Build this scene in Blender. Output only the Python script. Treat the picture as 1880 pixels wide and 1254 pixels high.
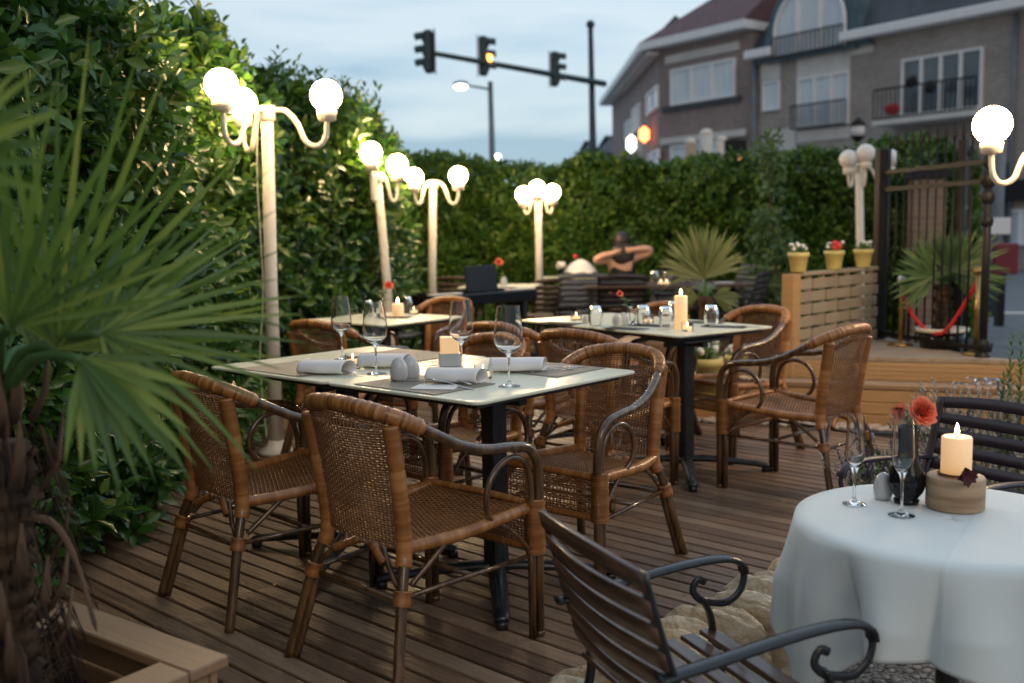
import bpy, math, random
import numpy as np
from mathutils import Vector, Matrix, noise
R_ = math.radians
PI = math.pi
random.seed(7); rng = np.random.default_rng(7)
for o in list(bpy.data.objects): bpy.data.objects.remove(o)
scene = bpy.context.scene
COL = scene.collection
# ------------------------------------------------------------------ camera
CH, PITCH, ROLL, FPX = 1.35, R_(6.2), R_(1.0), 1828.0
cam_d = bpy.data.cameras.new('camera'); cam = bpy.data.objects.new('camera', cam_d); COL.objects.link(cam)
cam_d.sensor_width = 36; cam_d.lens = FPX/1880*36; cam_d.clip_end = 800; cam_d.clip_start = .05
cam.matrix_world = Matrix.Translation((0,0,CH)) @ Matrix.Rotation(PI/2-PITCH,4,'X') @ Matrix.Rotation(-ROLL,4,'Z')
cam_d.dof.use_dof = True; cam_d.dof.focus_distance = 3.45; cam_d.dof.aperture_fstop = 2.0
scene.camera = cam
# ------------------------------------------------------------------ world, sun, exposure
w = bpy.data.worlds.new('World'); scene.world = w; w.use_nodes = True
nt = w.node_tree; N = nt.nodes; Lk = nt.links; N.clear()
out = N.new('ShaderNodeOutputWorld'); bg = N.new('ShaderNodeBackground')
sky = N.new('ShaderNodeTexSky'); sky.sky_type = 'NISHITA'; sky.sun_disc = False
sky.sun_elevation = R_(4); sky.sun_rotation = R_(202)
tc = N.new('ShaderNodeTexCoord'); sep = N.new('ShaderNodeSeparateXYZ'); Lk.new(tc.outputs['Generated'], sep.inputs[0])
mp = N.new('ShaderNodeMapping'); mp.inputs['Scale'].default_value = (1.1,1.1,7); Lk.new(tc.outputs['Generated'], mp.inputs[0])
nz = N.new('ShaderNodeTexNoise'); nz.inputs['Scale'].default_value = 2.2; nz.inputs['Detail'].default_value = 5; nz.inputs['Roughness'].default_value = .5
Lk.new(mp.outputs[0], nz.inputs['Vector'])
ma = N.new('ShaderNodeMath'); ma.operation = 'MULTIPLY_ADD'; ma.inputs[1].default_value = .34; Lk.new(nz.outputs['Fac'], ma.inputs[0]); 
mb_ = N.new('ShaderNodeMath'); mb_.operation = 'SUBTRACT'; mb_.inputs[1].default_value = .17; Lk.new(sep.outputs['Z'], mb_.inputs[0]); Lk.new(mb_.outputs[0], ma.inputs[2])
rp = N.new('ShaderNodeValToRGB'); Lk.new(ma.outputs[0], rp.inputs[0])
els = rp.color_ramp.elements
els[0].position = 0.0; els[0].color = (.21,.34,.47,1); els[1].position = 1.0; els[1].color = (.26,.33,.42,1)
for p,c in ((.05,(.13,.225,.335)),(.10,(.125,.215,.32)),(.135,(.235,.31,.39)),(.18,(.32,.375,.43)),(.27,(.25,.33,.415)),(.42,(.38,.47,.57)),(.65,(.34,.42,.52))):
    e = els.new(p); e.color = (*c,1)
mx = N.new('ShaderNodeMixRGB'); mx.blend_type = 'ADD'; mx.inputs[0].default_value = .03
Lk.new(rp.outputs[0], mx.inputs[1]); Lk.new(sky.outputs[0], mx.inputs[2])
vd = N.new('ShaderNodeVectorMath'); vd.operation = 'DOT_PRODUCT'; vd.inputs[1].default_value = (.42,.86,.28); Lk.new(tc.outputs['Generated'], vd.inputs[0])
mr = N.new('ShaderNodeMapRange'); mr.inputs['From Min'].default_value = -.5; mr.inputs['From Max'].default_value = .75; mr.inputs['To Min'].default_value = .42; mr.inputs['To Max'].default_value = 1.0
Lk.new(vd.outputs['Value'], mr.inputs['Value'])
m2_ = N.new('ShaderNodeVectorMath'); m2_.operation = 'SCALE'; Lk.new(mx.outputs[0], m2_.inputs[0]); Lk.new(mr.outputs[0], m2_.inputs['Scale']); Lk.new(m2_.outputs[0], bg.inputs[0]); bg.inputs[1].default_value = .96; Lk.new(bg.outputs[0], out.inputs[0])
sun_d = bpy.data.lights.new('sun', 'SUN'); sun_d.energy = .28; sun_d.angle = R_(30); sun_d.color = (1.0,.78,.56)
sun = bpy.data.objects.new('sun', sun_d); COL.objects.link(sun); sun.rotation_euler = (R_(58), 0, R_(22))
scene.view_settings.view_transform = 'Standard'; scene.view_settings.look = 'None'
scene.view_settings.exposure = 0.92; scene.view_settings.gamma = 1
cy = scene.cycles
cy.use_denoising = True; cy.max_bounces = 10; cy.transmission_bounces = 8; cy.transparent_max_bounces = 12
cy.sample_clamp_indirect = 3.0; cy.sample_clamp_direct = 0; cy.blur_glossy = .5; cy.caustics_reflective = False
# ------------------------------------------------------------------ pixel helpers (photo pixels, 1880 wide)
def _ray(px, py):
    s, c = math.sin(ROLL), math.cos(ROLL); dx, dy = px-940, py-627
    x = c*dx-s*dy; y = s*dx+c*dy
    f = Vector((0, math.cos(PITCH), -math.sin(PITCH))); u = Vector((0, math.sin(PITCH), math.cos(PITCH)))
    return Vector((1,0,0))*x + u*(-y) + f*FPX
def on(px, py, z=0.0):
    d = _ray(px, py); return Vector((0,0,CH)) + d*((z-CH)/d.z)
def at(px, py, Y):
    d = _ray(px, py); return Vector((0,0,CH)) + d*(Y/d.y)
def on_plane(px, py, P0, dr):
    "vertical plane through P0 along dr -> (t, z)"
    d = _ray(px, py); n = Vector((-dr[1], dr[0], 0)); P = Vector((P0[0],P0[1],0)); O = Vector((0,0,CH))
    k = (P-O).dot(n)/d.dot(n); q = O+d*k
    return (q-P).dot(Vector((dr[0],dr[1],0))), q.z
# ------------------------------------------------------------------ mesh builder
class MB:
    def __init__(s): s.v=[]; s.f=[]; s.a=[]; s.sm=[]
    def add(s, vs, fs, a=0.0, smooth=True):
        o=len(s.v); s.v.extend([tuple(x) for x in vs])
        for f in fs: s.f.append(tuple(i+o for i in f)); s.a.append(a); s.sm.append(smooth)
        return s
    def box(s, c, d, rz=0.0, bev=0.0, a=0.0, M=None):
        x,y,z=[k/2 for k in d]; M = M or (Matrix.Translation(c) @ Matrix.Rotation(rz,4,'Z'))
        b=min(bev, x*.9, y*.9, z*.9)
        if b<=0:
            vs=[M@Vector((i*x,j*y,k*z)) for k in(-1,1) for j in(-1,1) for i in(-1,1)]
            return s.add(vs,[(0,2,3,1),(4,5,7,6),(0,1,5,4),(2,6,7,3),(0,4,6,2),(1,3,7,5)],a,False)
        vs=[];
        for i in(-1,1):
            for j in(-1,1):
                for k in(-1,1):
                    vs += [M@Vector((i*x,j*(y-b),k*(z-b))), M@Vector((i*(x-b),j*y,k*(z-b))), M@Vector((i*(x-b),j*(y-b),k*z))]
        id=lambda i,j,k,t: (((i+1)//2*2+(j+1)//2)*2+(k+1)//2)*3+t
        F=[]
        for sg in(-1,1):
            F.append([id(sg,-1,-1,0),id(sg,1,-1,0),id(sg,1,1,0),id(sg,-1,1,0)][::sg])
            F.append([id(-1,sg,-1,1),id(-1,sg,1,1),id(1,sg,1,1),id(1,sg,-1,1)][::sg])
            F.append([id(-1,-1,sg,2),id(1,-1,sg,2),id(1,1,sg,2),id(-1,1,sg,2)][::sg])
        for i in(-1,1):
            for j in(-1,1):
                F.append([id(i,j,-1,0),id(i,j,1,0),id(i,j,1,1),id(i,j,-1,1)][::-i*j])
        for i in(-1,1):
            for k in(-1,1): F.append([id(i,-1,k,0),id(i,1,k,0),id(i,1,k,2),id(i,-1,k,2)][::i*k])
        for j in(-1,1):
            for k in(-1,1): F.append([id(-1,j,k,1),id(1,j,k,1),id(1,j,k,2),id(-1,j,k,2)][::-j*k])
        for i in(-1,1):
            for j in(-1,1):
                for k in(-1,1): F.append([id(i,j,k,0),id(i,j,k,1),id(i,j,k,2)][::i*j*k])
        return s.add(vs,F,a,False)
    def tube(s, pts, r, n=8, a=0.0, closed=False, cap=True, flat=None):
        P=[Vector(p) for p in pts]; m=len(P)
        rs=r if hasattr(r,'__len__') else [r]*m
        T=[]
        for i in range(m):
            if closed: t=P[(i+1)%m]-P[i-1]
            else: t=P[min(i+1,m-1)]-P[max(i-1,0)]
            T.append(t.normalized() if t.length>1e-9 else Vector((0,0,1)))
        ref=Vector((0,0,1)) if abs(T[0].z)<.9 else Vector((1,0,0))
        u=T[0].cross(ref).normalized(); vs=[]
        for i in range(m):
            u=(u-T[i]*u.dot(T[i])); u=u.normalized() if u.length>1e-6 else T[i].orthogonal().normalized()
            v=T[i].cross(u)
            for k in range(n):
                an=2*PI*k/n; cx,cy_=math.cos(an)*rs[i],math.sin(an)*rs[i]
                if flat: cx*=flat[0]; cy_*=flat[1]
                vs.append(P[i]+u*cx+v*cy_)
        F=[]
        for i in range(m if closed else m-1):
            j=(i+1)%m
            for k in range(n): F.append((i*n+k,i*n+(k+1)%n,j*n+(k+1)%n,j*n+k))
        if cap and not closed: F.append(tuple(range(n))[::-1]); F.append(tuple((m-1)*n+k for k in range(n)))
        if hasattr(a,'__len__'):
            s.add(vs,F,0,True)
            A=[a[i] for i in range(m if closed else m-1) for k in range(n)]; A+=[a[0]]*(len(F)-len(A)); s.a[-len(F):]=A; return s
        return s.add(vs,F,a,True)
    def lathe(s, prof, n=24, c=(0,0,0), a=0.0, M=None):
        vs=[];F=[]
        for (r,z) in prof:
            for k in range(n):
                an=2*PI*k/n; p=Vector((c[0]+r*math.cos(an),c[1]+r*math.sin(an),c[2]+z)); vs.append(M@p if M else p)
        for i in range(len(prof)-1):
            for k in range(n): F.append((i*n+k,i*n+(k+1)%n,(i+1)*n+(k+1)%n,(i+1)*n+k))
        if prof[0][0]>1e-5 and prof[0]!=prof[-1]: F.append(tuple(range(n))[::-1])
        if prof[-1][0]>1e-5: F.append(tuple((len(prof)-1)*n+k for k in range(n)))
        return s.add(vs,F,a,True)
    def ball(s, c, r, n=12, sc=(1,1,1), a=0.0, wob=0.0, seed=0, M=None):
        m=max(4,n//2+1); rr=random.Random(seed); ph=[rr.uniform(0,6.3) for _ in range(6)]
        vs=[];F=[]
        for i in range(m+1):
            th=PI*i/m
            for k in range(n):
                an=2*PI*k/n; d=Vector((math.sin(th)*math.cos(an),math.sin(th)*math.sin(an),math.cos(th)))
                q=1+wob*(math.sin(3*d.x+ph[0]+2*d.z)+math.sin(4*d.y+ph[1]-d.x)+.6*math.sin(7*d.z+ph[2]+3*d.y)+.4*math.sin(11*d.x+ph[3]))
                p=Vector((d.x*sc[0],d.y*sc[1],d.z*sc[2]))*r*q
                vs.append((M@p if M else p)+Vector(c))
        for i in range(m):
            for k in range(n): F.append((i*n+k,(i+1)*n+k,(i+1)*n+(k+1)%n,i*n+(k+1)%n))
        return s.add(vs,F,a,True)
    def grid(s, fn, nu, nv, a=0.0, smooth=True):
        vs=[fn(i/nu,j/nv) for j in range(nv+1) for i in range(nu+1)]
        F=[(j*(nu+1)+i,j*(nu+1)+i+1,(j+1)*(nu+1)+i+1,(j+1)*(nu+1)+i) for j in range(nv) for i in range(nu)]
        return s.add(vs,F,a,smooth)
    def poly(s, pts2, z0, z1, a=0.0):
        n=len(pts2); vs=[(x,y,z0) for x,y in pts2]+[(x,y,z1) for x,y in pts2]
        F=[tuple(range(n))[::-1],tuple(range(n,2*n))]+[(i,(i+1)%n,n+(i+1)%n,n+i) for i in range(n)]
        return s.add(vs,F,a,False)
    def build(s, name, m, parent=None, loc=None, rz=0.0, sub=0):
        me=bpy.data.meshes.new(name); me.from_pydata(s.v,[],s.f)
        me.polygons.foreach_set('use_smooth', s.sm)
        if any(s.a):
            at_=me.attributes.new('rnd','FLOAT','FACE'); at_.data.foreach_set('value', s.a)
        me.materials.append(m); me.update()
        o=bpy.data.objects.new(name,me); COL.objects.link(o)
        if parent: o.parent=parent
        if loc is not None: o.location=loc
        o.rotation_euler=(0,0,rz)
        if sub:
            md=o.modifiers.new('s','SUBSURF'); md.levels=sub; md.render_levels=sub
        return o
def tight(pr,e=.0005):
    out=[pr[0]]
    for i in range(1,len(pr)-1):
        a,b,c=Vector(pr[i-1]),Vector(pr[i]),Vector(pr[i+1]); u,v=a-b,c-b
        if u.length>3*e and v.length>e*.5 and u.angle(v,3.14)<2.3: out+=[tuple(b+u.normalized()*e),pr[i],tuple(b+v.normalized()*min(e,v.length*.4))]
        elif v.length>3*e and u.angle(v,3.14)<2.3: out+=[pr[i],tuple(b+v.normalized()*e)]
        else: out.append(pr[i])
    return out+[pr[-1]]
def sm(pts, k=6, closed=False):
    "Catmull-Rom"
    P=[Vector(p) for p in pts]; m=len(P); out=[]
    for i in range(m if closed else m-1):
        if closed: a,b,c,d=P[i-1],P[i],P[(i+1)%m],P[(i+2)%m]
        else: a,b,c,d=P[max(i-1,0)],P[i],P[i+1],P[min(i+2,m-1)]
        for j in range(k):
            t=j/k; out.append(.5*((2*b)+(c-a)*t+(2*a-5*b+4*c-d)*t*t+(3*b-a-3*c+d)*t**3))
    if not closed: out.append(P[-1])
    return out
def resample(P, step):
    P=[Vector(p) for p in P]; L=[0]
    for i in range(1,len(P)): L.append(L[-1]+(P[i]-P[i-1]).length)
    n=max(2,int(L[-1]/step)); out=[]; j=0
    for i in range(n+1):
        t=L[-1]*i/n
        while j<len(P)-2 and L[j+1]<t: j+=1
        q=(t-L[j])/max(L[j+1]-L[j],1e-9); out.append(P[j].lerp(P[j+1],min(max(q,0),1)))
    return out
def ribbed(mb, pts, r, step=.009, n=8, depth=.24, a=0.0):
    P=resample(pts, step/2); rr=random.Random(len(P)); A=[]; q=.5
    for i in range(len(P)):
        if i%2==0: q=.5*q+.5*rr.random()
        A.append(.01+.98*q)
    mb.tube(P,[r*(1-depth*(i%2))*(1+.03*math.sin(i*.7)) for i in range(len(P))],n,A)
# ------------------------------------------------------------------ scene bookkeeping
def tag(o, label=None, cat=None, group=None, kind=None):
    if label: o['label']=label
    if cat: o['category']=cat
    if group: o['group']=group
    if kind: o['kind']=kind
    return o
def thing(name,label,cat,loc=(0,0,0),rz=0.0,group=None):
    o=bpy.data.objects.new(name,None); o.empty_display_size=.1; COL.objects.link(o); o.location=loc; o.rotation_euler=(0,0,rz)
    return tag(o,label,cat,group)
def dup(root, loc, rz=0.0, label=None, sc=None):
    def cp(o,par):
        c=o.copy(); COL.objects.link(c)
        if par: c.parent=par
        for ch in kids.get(o.name,[]): cp(ch,c)
        return c
    kids={}
    for q in COL.objects:
        if q.parent: kids.setdefault(q.parent.name,[]).append(q)
    r=cp(root,None); r.location=loc; r.rotation_euler=(0,0,rz)
    if sc: r.scale=(sc,)*3
    if label: r['label']=label
    return r
# ------------------------------------------------------------------ materials
def mat(name, c1, c2=None, scale=8, rough=.5, metal=0.0, bump=0.0, bscale=None, stretch=(1,1,1), attr=None, spec=.5, coat=0.0,
        transl=0.0, trcol=None, emit=None, detail=4, rot=0.0, coord='Object', sss=0.0, sheen=0.0, wave=None, rvar=0.0, ramp=(.35,.65)):
    m=bpy.data.materials.new(name); m.use_nodes=True; t=m.node_tree; n=t.nodes; l=t.links
    b=n['Principled BSDF']; b.inputs['Roughness'].default_value=rough; b.inputs['Metallic'].default_value=metal
    b.inputs['Specular IOR Level'].default_value=spec; b.inputs['Coat Weight'].default_value=coat; b.inputs['Coat Roughness'].default_value=.12
    b.inputs['Sheen Weight'].default_value=sheen
    if sss: b.inputs['Subsurface Weight'].default_value=sss; b.inputs['Subsurface Radius'].default_value=(.03,.02,.01)
    b.inputs['Base Color'].default_value=(*c1,1)
    tc=n.new('ShaderNodeTexCoord'); mp=n.new('ShaderNodeMapping'); mp.vector_type='TEXTURE'; mp.inputs['Scale'].default_value=tuple(1/q for q in stretch); mp.inputs['Rotation'].default_value=(0,0,rot)
    l.new(tc.outputs[coord],mp.inputs[0]); last=None
    if c2 is not None:
        if attr is not None:
            at_=n.new('ShaderNodeAttribute'); at_.attribute_name='rnd'
            nz=n.new('ShaderNodeTexNoise'); nz.inputs['Scale'].default_value=scale; nz.inputs['Detail'].default_value=detail; l.new(mp.outputs[0],nz.inputs['Vector'])
            mm=n.new('ShaderNodeMath'); mm.operation='MULTIPLY_ADD'; mm.inputs[1].default_value=attr; l.new(at_.outputs['Fac'],mm.inputs[0])
            m2=n.new('ShaderNodeMath'); m2.operation='MULTIPLY'; m2.inputs[1].default_value=1-attr; l.new(nz.outputs['Fac'],m2.inputs[0]); l.new(m2.outputs[0],mm.inputs[2])
            fac=mm.outputs[0]
        elif wave:
            nz=n.new('ShaderNodeTexWave'); nz.wave_type='BANDS'; nz.bands_direction=wave; nz.inputs['Scale'].default_value=scale; nz.inputs['Distortion'].default_value=6; nz.inputs['Detail'].default_value=3
            nz.inputs['Detail Scale'].default_value=1.2; l.new(mp.outputs[0],nz.inputs['Vector']); fac=nz.outputs['Fac']
        else:
            nz=n.new('ShaderNodeTexNoise'); nz.inputs['Scale'].default_value=scale; nz.inputs['Detail'].default_value=detail; l.new(mp.outputs[0],nz.inputs['Vector']); fac=nz.outputs['Fac']
        r=n.new('ShaderNodeValToRGB'); l.new(fac,r.inputs[0]); cs=c2 if isinstance(c2,list) else [c1,c2]
        lo,hi=(0.0,1.0) if attr is not None else ramp
        e=r.color_ramp.elements; e[0].position=lo; e[0].color=(*cs[0],1); e[1].position=hi; e[1].color=(*cs[-1],1)
        for i,c in enumerate(cs[1:-1],1):
            q=e.new(lo+(hi-lo)*i/(len(cs)-1)); q.color=(*c,1)
        l.new(r.outputs[0],b.inputs['Base Color']); last=r.outputs[0]
    if bump or rvar:
        nb=n.new('ShaderNodeTexNoise'); nb.inputs['Scale'].default_value=bscale or scale*3; nb.inputs['Detail'].default_value=5; l.new(mp.outputs[0],nb.inputs['Vector'])
        if bump:
            bp=n.new('ShaderNodeBump'); bp.inputs['Strength'].default_value=min(1,bump); bp.inputs['Distance'].default_value=.01*max(1,bump); l.new(nb.outputs['Fac'],bp.inputs['Height']); l.new(bp.outputs[0],b.inputs['Normal'])
        if rvar:
            q=n.new('ShaderNodeMapRange'); q.inputs['From Min'].default_value=.3; q.inputs['From Max'].default_value=.7; q.inputs['To Min'].default_value=rough-rvar; q.inputs['To Max'].default_value=rough+rvar
            l.new(nb.outputs['Fac'],q.inputs['Value']); l.new(q.outputs[0],b.inputs['Roughness'])
    if emit: b.inputs['Emission Color'].default_value=(*emit[0],1); b.inputs['Emission Strength'].default_value=emit[1]
    if transl:
        tr=n.new('ShaderNodeBsdfTranslucent'); tr.inputs[0].default_value=(*(trcol or c1),1); ms=n.new('ShaderNodeMixShader'); ms.inputs[0].default_value=transl
        if last and not trcol: l.new(last,tr.inputs[0])
        l.new(b.outputs[0],ms.inputs[1]); l.new(tr.outputs[0],ms.inputs[2]); l.new(ms.outputs[0],n['Material Output'].inputs[0])
    return m
def glassmat(name, col=(1,1,1), rough=0.0, ior=1.45):
    m=bpy.data.materials.new(name); m.use_nodes=True; n=m.node_tree.nodes; l=m.node_tree.links; n.remove(n['Principled BSDF'])
    g=n.new('ShaderNodeBsdfGlass'); g.inputs['Color'].default_value=(*col,1); g.inputs['Roughness'].default_value=rough; g.inputs['IOR'].default_value=ior
    l.new(g.outputs[0],n['Material Output'].inputs[0]); return m
def brickmat(name, c1, c2, mortar, scale, bump=.3):
    m=bpy.data.materials.new(name); m.use_nodes=True; n=m.node_tree.nodes; l=m.node_tree.links; b=n['Principled BSDF']
    tc=n.new('ShaderNodeTexCoord'); mp=n.new('ShaderNodeMapping'); mp.inputs['Rotation'].default_value=(PI/2,0,0); l.new(tc.outputs['Object'],mp.inputs[0])
    br=n.new('ShaderNodeTexBrick'); br.inputs['Color1'].default_value=(*c1,1); br.inputs['Color2'].default_value=(*c2,1); br.inputs['Mortar'].default_value=(*mortar,1)
    br.inputs['Scale'].default_value=scale; br.inputs['Brick Width'].default_value=.22; br.inputs['Row Height'].default_value=.075; br.inputs['Mortar Size'].default_value=.01
    nz=n.new('ShaderNodeTexNoise'); nz.inputs['Scale'].default_value=.7; l.new(tc.outputs['Object'],nz.inputs['Vector'])
    hs=n.new('ShaderNodeMixRGB'); hs.blend_type='MULTIPLY'; hs.inputs[0].default_value=.5; l.new(mp.outputs[0],br.inputs['Vector']); l.new(br.outputs['Color'],hs.inputs[1]); l.new(nz.outputs['Fac'],hs.inputs[2])
    l.new(hs.outputs[0],b.inputs['Base Color']); b.inputs['Roughness'].default_value=.85; return m
M={}
M['rattan']=mat('rattan',(.30,.12,.035),[(.085,.030,.009),(.25,.108,.034),(.43,.215,.078)],scale=22,rough=.42,coat=.08,detail=5,attr=.5)
M['wrap']=mat('rattan_wrap',(.4,.2,.08),[(.12,.040,.012),(.34,.135,.036),(.58,.28,.10)],scale=30,rough=.32,coat=.3,detail=3,attr=.70)
M['cane']=mat('bamboo_cane',(.06,.025,.010),[(.040,.019,.009),(.095,.046,.018),(.17,.088,.034)],scale=7,rough=.18,coat=.6,stretch=(5,5,1),rvar=.08,bscale=24,ramp=(.3,.72))
M['deck']=mat('deck_wood',(.2,.13,.08),[(.050,.028,.017),(.130,.078,.047),(.215,.140,.088),(.33,.235,.155)],scale=3,rough=.44,attr=.55,bump=.7,bscale=7,stretch=(1.0,9,9),rot=R_(137.7),rvar=.18,detail=8)
M['soil']=mat('dark_soil',(.010,.008,.006),(.022,.016,.012),scale=20,rough=.95,bump=.8)
M['asphalt']=mat('asphalt',(.10,.115,.13),(.15,.165,.18),scale=3,rough=.7,bump=.3,bscale=80)
M['pave']=mat('paving',(.20,.20,.20),(.27,.27,.26),scale=4,rough=.8,bump=.3,bscale=60)
M['gravel']=mat('gravel',(.16,.13,.11),[(.07,.055,.05),(.22,.18,.15),(.38,.33,.28)],scale=60,rough=.9,bump=1.5,bscale=70,detail=2)
M['pebble']=mat('pebble',(.3,.26,.22),[(.10,.085,.08),(.30,.24,.20),(.50,.45,.40)],scale=3,rough=.8,attr=.9)
M['stone']=mat('wall_stone',(.36,.26,.16),[(.24,.155,.085),(.52,.37,.22),(.74,.57,.37),(.82,.67,.47),(.52,.33,.17)],scale=14,rough=.85,bump=3.0,bscale=26,attr=.40,detail=9)
M['glasstop']=mat('painted_glass_top',(.70,.72,.56),(.74,.75,.60),scale=3,rough=.30,spec=.4)
M['blackmetal']=mat('black_metal',(.012,.013,.016),(.02,.022,.026),scale=20,rough=.33,coat=.2,rvar=.1)
M['iron']=mat('wrought_iron',(.006,.006,.007),(.011,.010,.010),scale=20,rough=.5,spec=.3)
M['cream']=mat('cream_paint',(.72,.66,.56),(.78,.73,.64),scale=8,rough=.4)
M['globe']=mat('lit_globe',(.9,.85,.7),rough=.3,emit=((1,.66,.32),60.0))
M['opal']=mat('opal_globe',(.80,.79,.78),(.74,.73,.73),scale=5,rough=.15,spec=.5)
M['leaf']=mat('laurel_leaf',(.04,.10,.02),[(.008,.034,.009),(.026,.092,.016),(.060,.155,.022),(.13,.22,.032),(.22,.26,.05)],scale=3,rough=.30,attr=.90,spec=.55,transl=.26)
M['leafback']=mat('hedge_leaf',(.04,.10,.02),[(.010,.040,.008),(.042,.125,.016),(.11,.205,.028),(.23,.28,.055)],scale=1.6,rough=.42,attr=.78,transl=.30)
M['core']=mat('hedge_core_shade',(.010,.014,.007),(.022,.020,.010),scale=10,rough=.95,bump=.6)  # dark colour of the added sheet that blocks light behind the leaves
M['palm']=mat('palm_leaf',(.06,.13,.025),[(.040,.10,.016),(.11,.21,.028),(.26,.34,.06)],scale=9,rough=.34,attr=.8,transl=.32,spec=.5)
M['palmpale']=mat('palm_leaf_pale',(.16,.20,.07),[(.12,.17,.06),(.22,.27,.11),(.28,.30,.13)],scale=6,rough=.4,attr=.8,transl=.3)
M['palmblue']=mat('palm_leaf_cool',(.07,.12,.06),[(.04,.09,.035),(.09,.17,.06),(.18,.26,.10)],scale=8,rough=.4,attr=.8,transl=.3)
M['trunk']=mat('palm_fibre',(.10,.055,.03),[(.010,.006,.004),(.040,.022,.012),(.11,.06,.030)],scale=18,rough=.9,bump=1.2,stretch=(1,1,.25),bscale=60)
M['bark']=mat('bark',(.08,.045,.025),(.14,.08,.045),scale=15,rough=.8,stretch=(1,1,.3))
M['pine']=mat('pine_board',(.42,.24,.10),[(.34,.18,.07),(.46,.27,.12),(.56,.36,.18)],scale=4,rough=.6,stretch=(1,1,12),bump=.2,bscale=14,attr=.3,detail=5)
M['pinegrey']=mat('weathered_board',(.30,.25,.17),[(.24,.19,.13),(.33,.27,.19),(.38,.32,.24)],scale=4,rough=.7,stretch=(1,1,10),bump=.2,bscale=14,attr=.5)
M['plattop']=mat('platform_boards',(.33,.26,.19),[(.27,.21,.15),(.35,.28,.21)],scale=3,rough=.65,stretch=(1,9,1),rot=R_(20))
M['planter']=mat('planter_wood',(.42,.30,.20),[(.15,.080,.040),(.30,.185,.105),(.38,.25,.15)],scale=3,rough=.5,stretch=(1.2,26,26),rot=R_(0),detail=6,attr=.4)
M['water']=mat('blue_water',(.01,.07,.15),(.02,.10,.20),scale=9,rough=.05,bump=.5,bscale=12,spec=.7)
M['cloth']=mat('white_tablecloth',(.80,.88,.88),(.83,.90,.89),scale=3,rough=.75,bump=.12,bscale=600,sheen=.2,transl=.12)
M['napkin']=mat('white_napkin',(.78,.77,.77),(.83,.82,.82),scale=6,rough=.8,bump=.15,bscale=300)
M['napdark']=mat('dark_napkin',(.035,.035,.042),(.05,.05,.06),scale=8,rough=.8)
M['mat']=mat('woven_mat',(.22,.19,.15),[(.14,.12,.10),(.26,.23,.18),(.34,.31,.26)],scale=260,rough=.6,bump=.3,bscale=300,detail=1)
M['steel']=mat('cutlery_steel',(.55,.54,.52),rough=.18,metal=1.0)
M['porcelain']=mat('porcelain',(.50,.52,.52),(.56,.57,.57),scale=3,rough=.2,coat=.3)
M['wax']=mat('glowing_candle_wax',(.86,.72,.50),(.90,.78,.58),scale=5,rough=.4,sss=.6,emit=((1,.50,.18),.28))  # warm candle glow put into the wax as emission, unlit candle included
M['waxlit']=mat('glowing_wax',(.9,.75,.5),rough=.4,sss=.4,emit=((1,.62,.28),.55))
M['flame']=mat('flame',(1,.8,.5),rough=.5,emit=((1,.70,.34),26))
M['wick']=mat('wick',(.02,.015,.01),rough=.9)
M['glass']=glassmat('clear_glass')
M['block']=mat('wood_block',(.40,.26,.15),[(.30,.18,.095),(.44,.29,.17),(.50,.36,.22)],scale=4,rough=.5,stretch=(1,1,9),detail=6,bump=.2)
M['rose']=mat('rose_petal',(.85,.20,.10),[(.70,.10,.05),(.86,.22,.12),(.92,.34,.22)],scale=20,rough=.55,transl=.25,attr=.7)
M['green']=mat('stem_green',(.06,.14,.04),(.10,.20,.06),scale=10,rough=.5,transl=.1)
M['maroon']=mat('dark_petal',(.05,.008,.015),(.08,.012,.02),scale=20,rough=.6)
M['slat']=mat('stained_slat',(.05,.030,.026),[(.040,.020,.014),(.085,.042,.026),(.13,.068,.040)],scale=5,rough=.36,coat=.3,stretch=(1,10,10),bump=.15,bscale=12)
M['slatpurple']=mat('dark_plum_slat',(.022,.016,.026),(.038,.026,.040),scale=6,rough=.45,coat=.1,stretch=(1,10,10))
M['slatblue']=mat('blue_grey_slat',(.11,.13,.16),(.16,.18,.21),scale=6,rough=.5)
M['slatbrown']=mat('brown_slat',(.06,.035,.025),(.10,.06,.045),scale=6,rough=.5)
M['yellow']=mat('yellow_pot',(.60,.50,.17),(.66,.56,.22),scale=4,rough=.35)
M['whiteflower']=mat('white_petal',(.70,.70,.66),(.80,.80,.76),scale=9,rough=.7)
M['redflower']=mat('red_petal',(.55,.03,.04),(.65,.06,.06),scale=9,rough=.7)
M['lav']=mat('lavender_flower',(.05,.03,.10),(.12,.07,.20),scale=30,rough=.8)
M['lavleaf']=mat('lavender_leaf',(.16,.19,.12),[(.10,.14,.06),(.22,.25,.17),(.34,.36,.28)],scale=10,rough=.7,transl=.2,attr=.7)
M['paleflower']=mat('pale_bloom',(.45,.42,.38),(.58,.54,.50),scale=20,rough=.8,transl=.2)
M['red']=mat('red_rope',(.50,.015,.02),(.60,.03,.03),scale=30,rough=.6)
M['redbox']=mat('red_panel',(.16,.015,.03),(.20,.02,.04),scale=3,rough=.5)
M['brass']=mat('brass',(.42,.26,.09),rough=.3,metal=.9)
M['brickgrey']=brickmat('grey_brick',(.48,.44,.40),(.36,.32,.29),(.58,.55,.52),1.0)
M['brickplum']=brickmat('plum_brick',(.38,.28,.26),(.27,.20,.19),(.46,.42,.40),1.0)
M['brickwarm']=brickmat('warm_brick',(.32,.21,.15),(.26,.17,.12),(.3,.26,.22),1.0)
M['slate']=mat('slate_roof',(.035,.042,.055),(.055,.062,.075),scale=2,rough=.6,bump=.4,bscale=9)
M['redroof']=mat('plum_roof',(.11,.055,.065),(.15,.08,.085),scale=3,rough=.7,bump=.4,bscale=10)
M['zinc']=mat('zinc_cladding',(.055,.10,.125),(.08,.13,.155),scale=2,rough=.45)
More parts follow.
